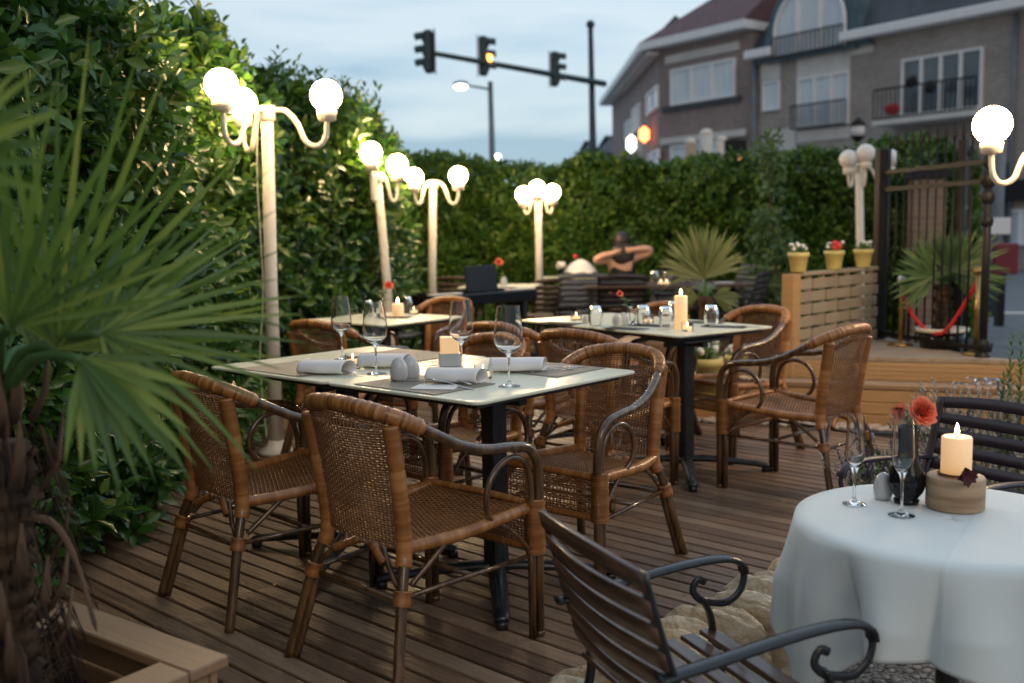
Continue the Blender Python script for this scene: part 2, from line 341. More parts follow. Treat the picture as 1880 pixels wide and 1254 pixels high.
M['render']=mat('pale_render',(.60,.60,.57),(.68,.67,.64),scale=1.5,rough=.8)
M['whiteframe']=mat('white_frame',(.80,.83,.86),(.84,.86,.88),scale=3,rough=.4)
M['pane']=mat('window_pane',(.07,.10,.12),(.12,.15,.17),scale=.8,rough=.05,spec=1.0,coat=.5)
M['curtain_sky']=mat('curtain_sky_pane',(.58,.68,.76),(.74,.80,.84),scale=1.2,rough=.22,stretch=(5,5,.4),coat=.6)  # white curtain mixed with pale sky reflection put into the colour
M['pipe']=mat('grey_pipe',(.13,.16,.19),(.17,.20,.23),scale=4,rough=.5)
M['signal']=mat('signal_housing',(.018,.045,.055),(.028,.06,.07),scale=4,rough=.5)
M['amber']=mat('amber_lens',(1,.4,.05),rough=.3,emit=((1,.32,.05),5.0))
M['coolglow']=mat('street_glow',(1,1,1),rough=.3,emit=((.95,.98,1),4.0))
M['neon']=mat('orange_neon',(1,.3,.1),rough=.3,emit=((1,.18,.05),5.0))
M['whitesign']=mat('white_lit_sign',(1,1,1),rough=.3,emit=((.9,1,.95),2.2))
M['orangesign']=mat('orange_sign',(.8,.3,.1),rough=.4,emit=((1,.35,.15),.8))
M['skin']=mat('skin',(.58,.33,.23),(.64,.38,.27),scale=8,rough=.5,sss=.2)
M['hair']=mat('dark_hair',(.012,.010,.012),(.03,.022,.02),scale=40,rough=.5)
M['blackcloth']=mat('black_fabric',(.010,.010,.012),(.018,.018,.02),scale=20,rough=.9)
M['gloss']=mat('gloss_black',(.006,.006,.008),(.009,.009,.011),scale=5,rough=.12,spec=.35)
M['keys']=mat('piano_keys',(.6,.6,.58),(.66,.66,.64),scale=5,rough=.3)
M['tan']=mat('tan_wood',(.40,.30,.20),(.46,.35,.24),scale=5,rough=.5)
M['concrete']=mat('concrete_kerb',(.20,.18,.155),[(.12,.105,.09),(.24,.215,.185)],scale=9,rough=.85,bump=.6,bscale=40)
M['distant']=mat('far_building',(.09,.11,.13),(.12,.14,.16),scale=1,rough=.8)
M['deadleaf']=mat('dead_leaf',(.2,.12,.05),[(.10,.05,.02),(.30,.20,.08),(.40,.32,.14)],scale=20,rough=.7,attr=.8)

def cloth_creases(m):
    n=m.node_tree.nodes; l=m.node_tree.links; tc=n.new('ShaderNodeTexCoord'); mp=n.new('ShaderNodeMapping'); mp.inputs['Rotation'].default_value=(0,0,R_(33)); l.new(tc.outputs['Object'],mp.inputs[0])
    sp=n.new('ShaderNodeSeparateXYZ'); l.new(mp.outputs[0],sp.inputs[0]); hs=[]
    for ax,off in (('X',.05),('Y',.16)):
        a=n.new('ShaderNodeMath'); a.operation='SUBTRACT'; a.inputs[1].default_value=off; l.new(sp.outputs[ax],a.inputs[0]); b=n.new('ShaderNodeMath'); b.operation='ABSOLUTE'; l.new(a.outputs[0],b.inputs[0])
        c=n.new('ShaderNodeMapRange'); c.interpolation_type='SMOOTHSTEP'; c.inputs['From Min'].default_value=0; c.inputs['From Max'].default_value=.012; c.inputs['To Min'].default_value=1; c.inputs['To Max'].default_value=0; l.new(b.outputs[0],c.inputs['Value']); hs.append(c.outputs[0])
    s=hs[0]
    for h in hs[1:]:
        q=n.new('ShaderNodeMath'); q.operation='ADD'; l.new(s,q.inputs[0]); l.new(h,q.inputs[1]); s=q.outputs[0]
    nz=n.new('ShaderNodeTexNoise'); nz.inputs['Scale'].default_value=9; nz.inputs['Detail'].default_value=3; l.new(tc.outputs['Object'],nz.inputs['Vector'])
    q=n.new('ShaderNodeMath'); q.operation='MULTIPLY_ADD'; q.inputs[1].default_value=.8; l.new(nz.outputs['Fac'],q.inputs[0]); l.new(s,q.inputs[2])
    bp=n.new('ShaderNodeBump'); bp.inputs['Strength'].default_value=.5; bp.inputs['Distance'].default_value=.0022; l.new(q.outputs[0],bp.inputs['Height']); l.new(bp.outputs[0],n['Principled BSDF'].inputs['Normal'])
cloth_creases(M['cloth'])
# ================================================================== SETTING
UA=R_(137.7); U=Vector((math.cos(UA),math.sin(UA),0)); V=Vector((math.sin(UA),-math.cos(UA),0))   # plank direction, across planks
def uv(u,v,z=0.0): return U*u+V*v+Vector((0,0,z))
def struct(mb,name,m,**k): return tag(mb.build(name,m,**k),kind='structure')
g=MB(); g.add([(-300,-60,-.26),(400,-60,-.26),(400,500,-.26),(-300,500,-.26)],[(0,1,2,3)]); struct(g,'ground',M['pave'])
# street beyond the gate
g=MB(); g.poly([(3.9,6.2),(60,-10),(90,60),(20,60),(-6,22),(5.6,11.5),(3.9,8.2)],-.2,-.02); struct(g,'road',M['asphalt'])
g=MB(); g.poly([(5.5,15.6),(30,12.0),(30,12.35),(5.5,15.95)],-.016,-.012); struct(g,'road_marking',M['cream'])
# deck of separate planks
def deck():
    mb=MB(); pit=.086; rnd=random.Random(3)
    for k in range(-2,176):
        v=k*pit
        if v<6.2: uR=1.80 if v<3.75 else max(-1.2,1.80-(v-3.75)*1.1)
        else: uR=3.55+(v-6.2)*.2
        uL=(2.0+.673*v)/.74
        if uL<uR+.2: continue
        # butt joints
        js=[]; j=uR
        cuts=sorted({c for c in (-.62+1.93*i for i in range(-3,16)) if uR+.15<c<uL-.15})
        seg=[uR]+cuts+[uL]
        for a,b in zip(seg[:-1],seg[1:]):
            h=rnd.uniform(-.0012,.0012); e0,e1=a+.0012,b-.0012
            v0,v1=v+.0062,v+pit-.0062
            P=[uv(e0,v0,h),uv(e1,v0,h),uv(e1,v1,h),uv(e0,v1,h)]
            ch=.004; Q=[uv(e0,v0-ch*0,h-.004),uv(e1,v0,h-.004),uv(e1,v1,h-.004),uv(e0,v1,h-.004)]
            T=[uv(e0,v0+.003,h),uv(e1,v0+.003,h),uv(e1,v1-.003,h),uv(e0,v1-.003,h)]
            B=[p+Vector((0,0,-.028)) for p in Q]
            mb.add(T+Q+B,[(0,1,2,3)[::-1],(4,5,1,0)[::-1],(6,7,3,2)[::-1],(8,9,5,4)[::-1],(10,11,7,6)[::-1],(9,10,6,5)[::-1],(5,6,2,1)[::-1],(11,8,4,7)[::-1],(7,4,0,3)[::-1]],rnd.uniform(.02,1),False)
    return struct(mb,'deck_floor',M['deck'])
deck()
g=MB()
pts=[uv(1.74,-.3),uv(1.74,3.8),uv(-1.3,6.15),uv(3.5,6.15),uv(3.5,15.5),uv(17,15.5),uv(3.0,-.3)]
g.poly([(p.x,p.y) for p in pts][::-1],-.20,-.034); struct(g,'ground_under_deck',M['soil'])
# concrete kerb under the left hedge
g=MB()
for i in range(9):
    y=3.2+i*.52; g.box((-1.93+.012*math.sin(i*2.1),y,.035),(.09,.51,.12),bev=.012,rz=.01*math.sin(i))
struct(g,'kerb',M['concrete'])
# ---- leaf clouds
LT=np.array([[0,0,0],[-.42,.30,.10],[0,.30,-.02],[.42,.30,.10],[-.46,.62,.11],[0,.62,-.01],[.46,.62,.11],[0,1.0,-.10]],float)
LF=[(0,2,1),(0,3,2),(1,2,5,4),(2,3,6,5),(4,5,7),(5,6,7)]
def leaf_mesh(name, pos, dirs, ups, L, W, m, parent=None, rn=None):
    n=len(pos); d=dirs/np.linalg.norm(dirs,axis=1,keepdims=True); s=np.cross(d,ups); s/=np.linalg.norm(s,axis=1,keepdims=True)+1e-9; u=np.cross(s,d)
    V_=pos[:,None,:]+ (LT[None,:,0,None]*W[:,None,None])*s[:,None,:] + (LT[None,:,1,None]*L[:,None,None])*d[:,None,:] + (LT[None,:,2,None]*L[:,None,None]*.9)*u[:,None,:]
    V_=V_.reshape(-1,3); me=bpy.data.meshes.new(name); me.vertices.add(len(V_)); me.vertices.foreach_set('co',V_.ravel().astype(np.float32))
    base=[];st=[];c=0
    for f in LF: st.append(c); base+=list(f); c+=len(f)
    base=np.array(base); st=np.array(st)
    li=(base[None,:]+8*np.arange(n)[:,None]).ravel(); ls=(st[None,:]+c*np.arange(n)[:,None]).ravel()
    me.loops.add(len(li)); me.loops.foreach_set('vertex_index',li.astype(np.int32))
    me.polygons.add(len(ls)); me.polygons.foreach_set('loop_start',ls.astype(np.int32))
    me.update(calc_edges=True); me.polygons.foreach_set('use_smooth',np.ones(len(ls),bool))
    if rn is None: rn=rng.random(n)
    a=me.attributes.new('rnd','FLOAT','FACE'); a.data.foreach_set('value',np.repeat(rn,len(LF)).astype(np.float32))
    me.materials.append(m); me.validate(); o=bpy.data.objects.new(name,me); COL.objects.link(o)
    if parent: o.parent=parent
    return o
def shoots(P, Nrm, nl, Ll, spread=.9, up=.55, rnbias=None, jit=.35, slen=.16):
    """shoots at P with outward normal Nrm, each carrying nl leaves"""
    n=len(P); sd=Nrm+np.array([0,0,up])+rng.normal(0,jit,(n,3)); sd/=np.linalg.norm(sd,axis=1,keepdims=True)
    pos=[];dr=[];up_=[];L=[];rn=[]
    b=rng.random(n)
    a0=rng.random(n)*6.28; t1=np.cross(sd,rng.normal(0,1,(n,3))); t1/=np.linalg.norm(t1,axis=1,keepdims=True); t2=np.cross(sd,t1)
    for k in range(nl):
        an=a0+k*2.4; side=t1*np.cos(an)[:,None]+t2*np.sin(an)[:,None]
        fr=(k+.5)/nl; p=P+sd*slen*(fr-.5)+side*.01
        d=sd*(1-spread*(1-fr)*.6)+side*spread+np.array([0,0,-.12])+rng.normal(0,.18,(n,3))
        pos.append(p);dr.append(d);up_.append(sd+rng.normal(0,.25,(n,3)));L.append(Ll*rng.uniform(.7,1.2,n)); rn.append(np.clip(b*.55+rng.random(n)*.45-.10*(1-fr),0,1))
    return np.concatenate(pos),np.concatenate(dr),np.concatenate(up_),np.concatenate(L),np.concatenate(rn)
def n2(x,y,s=0): return np.sin(1.7*x+.9*y+s)+.6*np.sin(3.1*x-2.3*y+2*s)+.45*np.sin(5.3*y+4.1*x+s*3)+.3*np.sin(9*x-7*y+s)
# left hedge: x of the face and top height along y
def xf(y): return np.interp(y,[1,4,6.2,7.6,8.8,10,11.5,12.6,14],[-1.98,-1.95,-1.84,-1.86,-1.26,-1.18,-1.26,-1.45,-1.5])
def zt(y): return np.interp(y,[1,4,5.2,6.8,8.4,9.8,10.8,12,14],[2.40,2.45,2.58,2.64,2.46,2.50,2.40,2.30,2.2])
def hedge_left():
    P=[];Nn=[]
    # front face
    n=7600; y=1.2+12.6*rng.random(n)**1.35; z=rng.random(n)
    top=zt(y)+.06*n2(y*2.2,0*y,1); z=z*(top+.02); 
    x=xf(y)+.085*n2(y*1.9,z*2.1)+.05*n2(y*6,z*6,2)-rng.random(n)**2*.24-np.clip(z-top+.45,0,1)**1.6*.9+np.where(z<.35,.08,0)
    P.append(np.c_[x,y,z+.03]); Nn.append(np.c_[np.ones(n),-.25*np.ones(n),.1+np.clip(z-top+.5,0,1)])
    # top
    n=2600; y=2+11.5*rng.random(n); dx=rng.random(n)*1.2; z=zt(y)+.06*n2(y*2.2,0*y,1)+.06*n2(y*3,dx*3,4)-.12*np.exp(-dx*6)
    P.append(np.c_[xf(y)-.15-dx,y,z]); Nn.append(np.c_[.15*np.ones(n),0*y,np.ones(n)])
    P=np.concatenate(P);Nn=np.concatenate(Nn)
    t=thing('laurel_hedge','tall glossy laurel hedge running along the left side of the deck','hedge',(0,0,0))
    a=shoots(P,Nn,6,.112); leaf_mesh('foliage',a[0],a[1],a[2],a[3],a[3]*.45,M['leaf'],t,a[4])
    # stray tall shoots on the crest
    y=4.5+8*rng.random(90); P=np.c_[xf(y)-.1-.5*rng.random(90),y,zt(y)+.10+.10*rng.random(90)]
    a=shoots(P,np.tile([0,0,1.],(90,1)),9,.085,spread=.75,up=1.5,jit=.2,slen=.3); leaf_mesh('tall_shoots',a[0],a[1],a[2],a[3],a[3]*.42,M['leaf'],t,a[4])
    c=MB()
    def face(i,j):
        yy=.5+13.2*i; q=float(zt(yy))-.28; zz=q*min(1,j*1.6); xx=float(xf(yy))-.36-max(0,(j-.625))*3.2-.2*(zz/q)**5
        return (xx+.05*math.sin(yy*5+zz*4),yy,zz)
    c.grid(face,60,22); c.build('shade_core',M['core'],t); return t  # added dark sheet behind the leaves, blocks light in place of branches
hedge_left()
def hedge_back():
    t=thing('back_hedge','long clipped leafy hedge closing the far side of the terrace','hedge',(0,0,0))
    def yb(x): return np.interp(x,[-1.8,-.5,1,3,5.6],[13.2,13.3,13.2,12.6,11.9])
    def top(x): return np.interp(x,[-1.8,-.6,0,.6,1.0,1.4,2.0,3,4.2,5.0,5.6],[2.25,2.32,2.14,2.12,2.32,2.18,2.14,2.20,2.20,2.34,2.10])
    n=6500; x=-1.8+7.4*rng.random(n); z=rng.random(n)*top(x); tp=top(x)
    y=yb(x)+.10*n2(x*1.8,z*2)+rng.random(n)**2*.25+np.clip(z-tp+.3,0,1)**1.6*.8
    P=[np.c_[x,y,z]];Nn=[np.c_[0*x,-np.ones(n),.15+np.clip(z-tp+.4,0,1)]]
    n=1800; x=-1.8+7.4*rng.random(n); dy=rng.random(n)*.9; P.append(np.c_[x,yb(x)+.1+dy,top(x)+.05*n2(x*3,dy*3)]); Nn.append(np.c_[0*x,-.3+0*x,1+0*x])
    n=700; z=rng.random(n)*2.1; y=12.0+1.0*rng.random(n); P.append(np.c_[5.6+.05*n2(y*2,z*2),y,z]); Nn.append(np.c_[1+0*z,0*z,.1+0*z])
    P=np.concatenate(P);Nn=np.concatenate(Nn)
    a=shoots(P,Nn,6,.085); leaf_mesh('foliage',a[0],a[1],a[2],a[3],a[3]*.55,M['leafback'],t,a[4])
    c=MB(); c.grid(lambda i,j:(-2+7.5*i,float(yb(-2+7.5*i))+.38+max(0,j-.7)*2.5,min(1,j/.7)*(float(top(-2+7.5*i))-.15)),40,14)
    c.add([(5.5,12.3,0),(5.5,13.4,0),(5.5,13.4,1.95),(5.5,12.3,1.95)],[(0,1,2,3)]); c.build('shade_core',M['core'],t)  # added dark backing and end piece, stop light passing through the foliage
hedge_back()
def bush(name,label,cat,c,r,n,m,L,sc=(1,1,1),group=None,wr=.5):
    t=thing(name,label,cat,c,0,group); d=rng.normal(0,1,(n,3)); d/=np.linalg.norm(d,axis=1,keepdims=True); d[:,2]=np.abs(d[:,2])*.95-.1
    rr=(.65+.35*rng.random(n))*(1+.12*n2(d[:,0]*3,d[:,2]*3,c[0]))
    P=d*rr[:,None]*r*np.array(sc); a=shoots(P,d,6,L); leaf_mesh('foliage',a[0],a[1],a[2],a[3],a[3]*wr,m,t,a[4])
    k=MB(); 
    for i in range(5):
        an=i*1.26; k.tube([(0,0,-r*sc[2]*.25),(r*.25*math.cos(an),r*.25*math.sin(an),r*.2*sc[2]),(r*.5*math.cos(an),r*.5*math.sin(an),r*.6*sc[2])],[.02,.014,.006],6)
    k.build('stem',M['bark'],t); return t
bush('leafy_shrub','low rounded green shrub showing above the far hedge beneath the signal mast','shrub',(1.55,16.2,2.05),.62,240,M['leafback'],.11,(1.3,1,.8))
# sapling in front of the back hedge
def sapling():
    b=at(1425,505,11.2); t=thing('sapling_tree','slender young tree with a pinkish bare stem in front of the far hedge','tree',(b.x,b.y,0))
    top=at(1410,240,11.2); H=top.z; k=MB(); k.tube(sm([(0,0,0),(.01,0,.8),(top.x-b.x+.03,0,1.6),(top.x-b.x,0,H)],5),[.016]*5+[.012]*5+[.006]*6,6); k.build('trunk',M['bark'],t)
    P=[];Nn=[]
    for z0,z1,rr,n in ((.55,1.55,.27,150),(1.7,2.0,.14,18),(2.0,H-.05,.16,40)):
        z=z0+(z1-z0)*rng.random(n); an=rng.random(n)*6.28; q=rr*np.sqrt(rng.random(n))*(1.1-.5*(z-z0)/(z1-z0)); P.append(np.c_[q*np.cos(an)+(top.x-b.x)*z/H,q*np.sin(an),z]); Nn.append(np.c_[np.cos(an),np.sin(an),.2+0*z])
    P=np.concatenate(P);Nn=np.concatenate(Nn); a=shoots(P,Nn,5,.085,up=.1); leaf_mesh('crown',a[0],a[1],a[2],a[3],a[3]*.5,M['lavleaf'] if False else M['palmblue'],t,a[4])
sapling()
# ---- buildings
DR=Vector((.595,-.803)); PB=Vector((9.2,37.7)); ANG=math.atan2(DR.y,DR.x)
def rectf(x0,y0,x1,y1,P0=PB,dr=DR):
    my=(y0+y1)/2; mx_=(x0+x1)/2
    t0=on_plane(x0,my,P0,dr)[0]; t1=on_plane(x1,my,P0,dr)[0]; z1=on_plane(mx_,y0,P0,dr)[1]; z0=on_plane(mx_,y1,P0,dr)[1]
    return t0,z0,t1,z1
def panel(mb,r,dep,y0=0.0): mb.box(((r[0]+r[2])/2,y0-dep/2,(r[1]+r[3])/2),(abs(r[2]-r[0]),dep,abs(r[3]-r[1])),bev=.01)
def window(par,r,cols,glz,frame='whiteframe',fw=.09,trans=None,dep=.10,y0=0.0):
    """frame with cols casements, glass set back; r=(t0,z0,t1,z1)"""
    f=MB(); t0,z0,t1,z1=r; w_=(t1-t0)
    for zz in (z0+fw/2,z1-fw/2): f.box(((t0+t1)/2,y0-dep/2,zz),(w_,dep,fw))
    for i in range(cols+1):
        x=t0+fw/2+(w_-fw)*i/cols; f.box((x,y0-dep/2-.002,(z0+z1)/2),(fw*(1.3 if 0<i<cols else 1),dep,z1-z0-2*fw-.004))
    if trans:
        zz=z0+(z1-z0)*trans; f.box(((t0+t1)/2,y0-dep/2-.006,zz),(w_-2*fw,dep-.01,fw*.6))
    o=f.build('window',M[frame],par)
    p=MB(); rr=random.Random(int(t0*100)); p.box(((t0+t1)/2,y0-.015,(z0+z1)/2),(w_-.02,.02,z1-z0-.02)); p.build('pane',M[glz],o); return o
def railing(par,t0,t1,z0,z1,y,n):
    k=MB(); 
    for zz in (z0,z1): k.box(((t0+t1)/2,y,zz),(t1-t0,.05,.05))
    for i in range(n+1): k.box((t0+(t1-t0)*i/n,y,(z0+z1)/2),(.03,.03,z1-z0-.052))
    return k.build('railing',M['iron'],par)
def house_b():
    h=thing('brick_house','grey brick townhouse with white eaves, slate roof and round-arched dormer','house',(PB.x,PB.y,0),ANG)
    ez=on_plane(1715,42,PB,DR)[1]; T=on_plane(1960,42,PB,DR)[0]
    k=MB(); k.box((T/2-.05,2.5,ez/2),(T+.1,5,ez)); k.build('wall',M['brickgrey'],h)
    # roof
    k=MB(); k.add([(-.1,-.25,ez+.12),(T,-.25,ez+.12),(T,4.4,ez+5.5),(-.1,4.4,ez+5.5),(-.1,9,ez+.12),(T,9,ez+.12)],[(0,1,2,3),(3,2,5,4),(0,3,4),(1,5,2)],0,False); ro=k.build('roof',M['slate'],h)
    s=MB(); r=rectf(1665,-12,1725,8); s.box(((r[0]+r[2])/2,.75,ez+1.32),(r[2]-r[0],.08,.7),M=Matrix.Translation(((r[0]+r[2])/2,.66,ez+1.24))@Matrix.Rotation(R_(49),4,'X')@Matrix.Identity(4)); s.build('skylight',M['curtain_sky'],ro)
    k=MB(); tL=on_plane(1428,100,PB,DR)[0]; tD=on_plane(1556,70,PB,DR)[0]
    k.box((tL/2-.05,-.30,ez+.02),(tL+.2,.5,.30),bev=.03); k.build('gutter',M['whiteframe'],h)
    k=MB(); k.box(((T+tD)/2,-.30,ez+.02),(T-tD,.5,.30),bev=.03); k.build('gutter',M['whiteframe'],h)
    # pale render patches
    for r4 in ((1464,97,1562,137),(1398,113,1434,146),(1464,237,1561,258),(1402,238,1462,300)):
        k=MB(); panel(k,rectf(*r4),.04); k.build('render_band',M['render'],h)
    k=MB(); k.box((on_plane(1575,90,PB,DR)[0],-.02,ez-.42),(1.2,.04,.28)); k.build('render_band',M['render'],h)
    window(h,rectf(1402,148,1434,203),1,'curtain_sky',fw=.07)
    window(h,rectf(1466,137,1561,232),3,'curtain_sky',fw=.08); r=rectf(1463,190,1563,233); railing(h,r[0],r[2],r[1],r[3],-.35,14)
    window(h,rectf(1657,98,1806,207),4,'pane',fw=.08); r=rectf(1640,158,1826,213)
    railing(h,r[0],r[2],r[1],r[3],-1.1,22); b=MB(); b.box(((r[0]+r[2])/2,-.6,r[1]-.12),(r[2]-r[0],1.15,.16)); b.build('balcony_slab',M['render'],h)
    for px,py in ((1712,155),(1745,165)):
        t_,z_=on_plane(px,py,PB,DR); f=MB(); f.ball((t_,-1.15,z_),.16,10,wob=.15,seed=px); f.build('flower_box',M['blackcloth'],h)
    t_,z_=on_plane(1665,203,PB,DR); f=MB(); f.ball((t_,-.8,z_),.2,10,(1.3,.8,.8),wob=.15,seed=9); f.build('red_planter',M['redflower'],h)
    window(h,rectf(1664,245,1704,292),2,'curtain_sky',fw=.06); 
    # ground floor, right: pier, shop openings
    window(h,rectf(1850,385,1900,450),2,'curtain_sky',fw=.06); k=MB(); panel(k,rectf(1845,330,1900,368),.3); k.build('shop_fascia',M['blackcloth'],h)
    k=MB(); panel(k,rectf(1815,300,1850,470),.25); k.build('pier',M['pipe'],h)
    for x in (1640,1700): 
        k=MB(); panel(k,rectf(x,310,x+45,470),.1); k.build('brick_pier',M['brickwarm'],h)
    k=MB(); t_=on_plane(1866,100,PB,DR)[0]; k.tube([(t_,-.1,ez-.2),(t_,-.1,0)],.07,8); k.build('drainpipe',M['pipe'],h)
    k=MB(); k.tube([(.05,-.12,ez-.1),(.05,-.12,0)],.10,8); k.build('drainpipe',M['pipe'],h)
    # dormer with round arched window
    a0,zb,a1,_=rectf(1432,60,1560,96); cx=(a0+a1)/2; hw=(a1-a0)/2; zs=on_plane(1495,52,PB,DR)[1]
    d=thing_part('dormer',h)
    def arch(rad,zsp,zb,n=18): return [(cx-rad,zb)]+[(cx-rad*math.cos(PI*i/n),zsp+rad*1.0*math.sin(PI*i/n)) for i in range(n+1)]+[(cx+rad,zb)]
    k=MB(); A=arch(hw+.38,zs,zb-.15); n=len(A)
    k.add([(x,-.22,z) for x,z in A]+[(x,4.5,z) for x,z in A],[tuple(range(n))]+[(i,i+1,n+i+1,n+i) for i in range(n-1)],0,False)
    # flared zinc cheeks
    for sg in (-1,1):
        C=[(cx+sg*(hw+.38),zs+.3),(cx+sg*(hw+.62),zs-.5),(cx+sg*(hw+1.0),zb-.1),(cx+sg*(hw+.38),zb-.1)]
        k.add([(x,-.20,z) for x,z in C]+[(x,.8,z) for x,z in C],[(0,1,2,3),(0,4,5,1),(1,5,6,2)],0,False)
    k.build('zinc_shell',M['zinc'],d)
    A=arch(hw,zs,zb); k=MB(); n=len(A); k.add([(x,-.26,z) for x,z in A],[tuple(range(n))],0,False); k.build('pane',M['curtain_sky'],d)
    k=MB(); k.tube([(x,-.30,z) for x,z in A],.065,6)
    for f in (-.33,.33): k.box((cx+hw*f*1.0,-.30,(zb+zs+hw*.94)/2),(.13,.1,zs+hw*.94-zb))
    k.build('arch_frame',M['whiteframe'],d)
    k=MB(); z1=on_plane(1495,60,PB,DR)[1]
    for zz in (zb,z1): k.box((cx,-.42,zz),(2*hw,.05,.05))
    for i in range(17): k.box((cx-hw+2*hw*i/16,-.42,(zb+z1)/2),(.03,.03,z1-zb-.052))
    k.build('railing',M['iron'],d)
def thing_part(name,par):
    o=bpy.data.objects.new(name,None); COL.objects.link(o); o.parent=par; return o
house_b()
def house_a():
    PA=Vector((6.2,41.7)); h=thing('corner_house','plum brick corner house with wide white eaves and signs on its side','house',(PA.x,PA.y,0),ANG)
    ez=on_plane(1290,72,PA,DR)[1]; Lf=(PB-PA).length-.15
    inv=lambda p:(Matrix.Rotation(-ANG,4,'Z')@Vector((p[0]-PA.x,p[1]-PA.y,0))).to_2d()
    c=[(0,0),(Lf,0),(Lf,7),tuple(inv((8.0,59))),tuple(inv((6.05,58.9)))]
    k=MB(); k.poly(c,0,ez-.05); k.build('wall',M['brickplum'],h)
    # eaves
    e=[(-.55,-.6),(Lf+.1,-.6),(Lf+.1,7),tuple(inv((8.0,60))),tuple(inv((5.35,59.6)))]
    k=MB(); k.poly(e,ez-.04,ez+.26); k.build('gutter',M['whiteframe'],h)
    q=[( .1,.3),(Lf-.1,.3),(Lf-.1,6.8),tuple(inv((8.0,58.4))),tuple(inv((6.5,58.2)))]
    k=MB(); k.add([(x,y,ez+.262) for x,y in e]+[(Lf,5,ez+4.6),(2.2,6.5,ez+4.6)],[(0,1,5,6),(4,0,6),(1,2,5),(2,3,6,5),(3,4,6)],0,False); ro=k.build('roof',M['redroof'],h)
    r=rectf(1322,8,1356,38,PA); s=MB(); s.box((0,0,0),(r[2]-r[0]+.2,.9,.06),M=Matrix.Translation(((r[0]+r[2])/2+.4,1.35,ez+1.72))@Matrix.Rotation(R_(38),4,'X')); s.build('skylight',M['curtain_sky'],ro)
    k=MB(); r=rectf(1222,104,1358,190,PA); panel(k,(r[0],r[3]-.02,r[2],r[3]+.30),.06); k.build('lintel_band',M['render'],h)
    window(h,rectf(1233,117,1352,186,PA),3,'curtain_sky',fw=.10)
    k=MB(); r=rectf(1218,186,1362,196,PA); panel(k,r,.12); k.build('sill',M['slate'],h)
    k=MB(); r=rectf(1216,246,1372,258,PA); panel(k,r,.15); k.build('string_course',M['render'],h)
    window(h,rectf(1233,262,1340,312,PA),3,'curtain_sky',fw=.08)
    # side facade seen at a steep angle
    SD=Vector((inv((6.05,58.9))[0],inv((6.05,58.9))[1])); L=SD.length; sd=Vector((6.05-6.2,58.9-41.7)).normalized()
    side=thing_part('side_facade',h); side.rotation_euler=(0,0,math.atan2(SD.y,SD.x)+PI); 
    def rs(x0,y0,x1,y1):
        P0=PA; t0,z0=on_plane(x0,y1,P0,sd); t1,z1=on_plane(x1,y0,P0,sd); z1=on_plane((x0+x1)/2,y0,P0,sd)[1]; z0=on_plane((x0+x1)/2,y1,P0,sd)[1]
        return -t0,z0,-t1,z1      # frame of side: x runs towards the corner
    for a in ((1189,165,1210,205),(1163,195,1177,240),(1150,222,1160,255),(1192,278,1212,320)):
        r=rs(*a); window(side,r,2,'curtain_sky',fw=.08,y0=.0)
    k=MB(); r=rs(1147,160,1213,166); k.box(((r[0]+r[2])/2,-.3,ez-.25),(abs(r[2]-r[0]),.5,.06)); k.build('soffit',M['render'],side)
    return h,side,PA,sd
hA,sideA,PA,SDV=house_a()
def wallsign(name,label,px,py,wpx,hpx,m,frame):
    t_,z_=on_plane(px,py,PA,SDV); P=Vector((PA.x,PA.y,0))+Vector((SDV.x,SDV.y,0))*t_; P.z=z_; n=Vector((-SDV.y,SDV.x,0)); P=P+n*.35
    d=P.y; w_,h_=wpx/1828*d,hpx/1828*d
    t=thing(name,label,'sign',P,0)
    k=MB(); k.lathe([(.5,-.08),(.5,.08)],6,M=Matrix.Rotation(PI/2,4,'X')@Matrix.Rotation(PI/6,4,'Z')); k.v=[(x*w_*1.1,y,z*h_*1.1) for x,y,z in k.v]; k.build('housing',M[frame],t)
    k=MB(); k.lathe([(.47,-.1),(.47,.1)],6,M=Matrix.Rotation(PI/2,4,'X')@Matrix.Rotation(PI/6,4,'Z')); k.v=[(x*w_,y,z*h_) for x,y,z in k.v]; k.build('lit_face',M[m],t)
wallsign('wall_sign','glowing orange sign on the side of the corner house',1197,247,22,32,'neon','slate')
wallsign('lit_sign','white lit six-sided sign below the orange sign',1172,264,21,36,'whitesign','slate')
# shop front pieces before the corner house
def totem(px,py0,py1,wpx,Y,label,m):
    a=at(px,py0,Y); wd=wpx/1828*Y; t=thing('canopy_column',label,'column',(a.x,a.y,-.02)); H=a.z
    k=MB(); k.tube([(0,0,0),(0,0,H-wd*.4)],wd/2,12); k.build('shaft',M[m],t); k=MB(); k.ball((0,0,H-wd*.4),wd*.52,12,(1,1,.8)); k.build('cap',M['cream'],t)
totem(1268,252,300,20,30,'short round-topped pale column in front of the corner house','tan')
totem(1297,235,300,24,30,'tallest round-topped pale column in front of the corner house','render')
totem(1325,248,300,20,30,'round-topped column beside the orange and green sign','cream')
a=at(1350,272,29); t=thing('shop_sign','dark sign box with an orange stripe above the far hedge','sign',(a.x,a.y,-.02)); k=MB(); k.box((0,0,a.z-.25),(.62,.15,1.0)); k.tube([(0,0,0),(0,0,a.z-.7)],.05,8); k.build('box',M['blackcloth'],t); k=MB(); k.box((-.1,-.09,a.z-.3),(.5,.05,.22)); k.build('stripe',M['orangesign'],t)
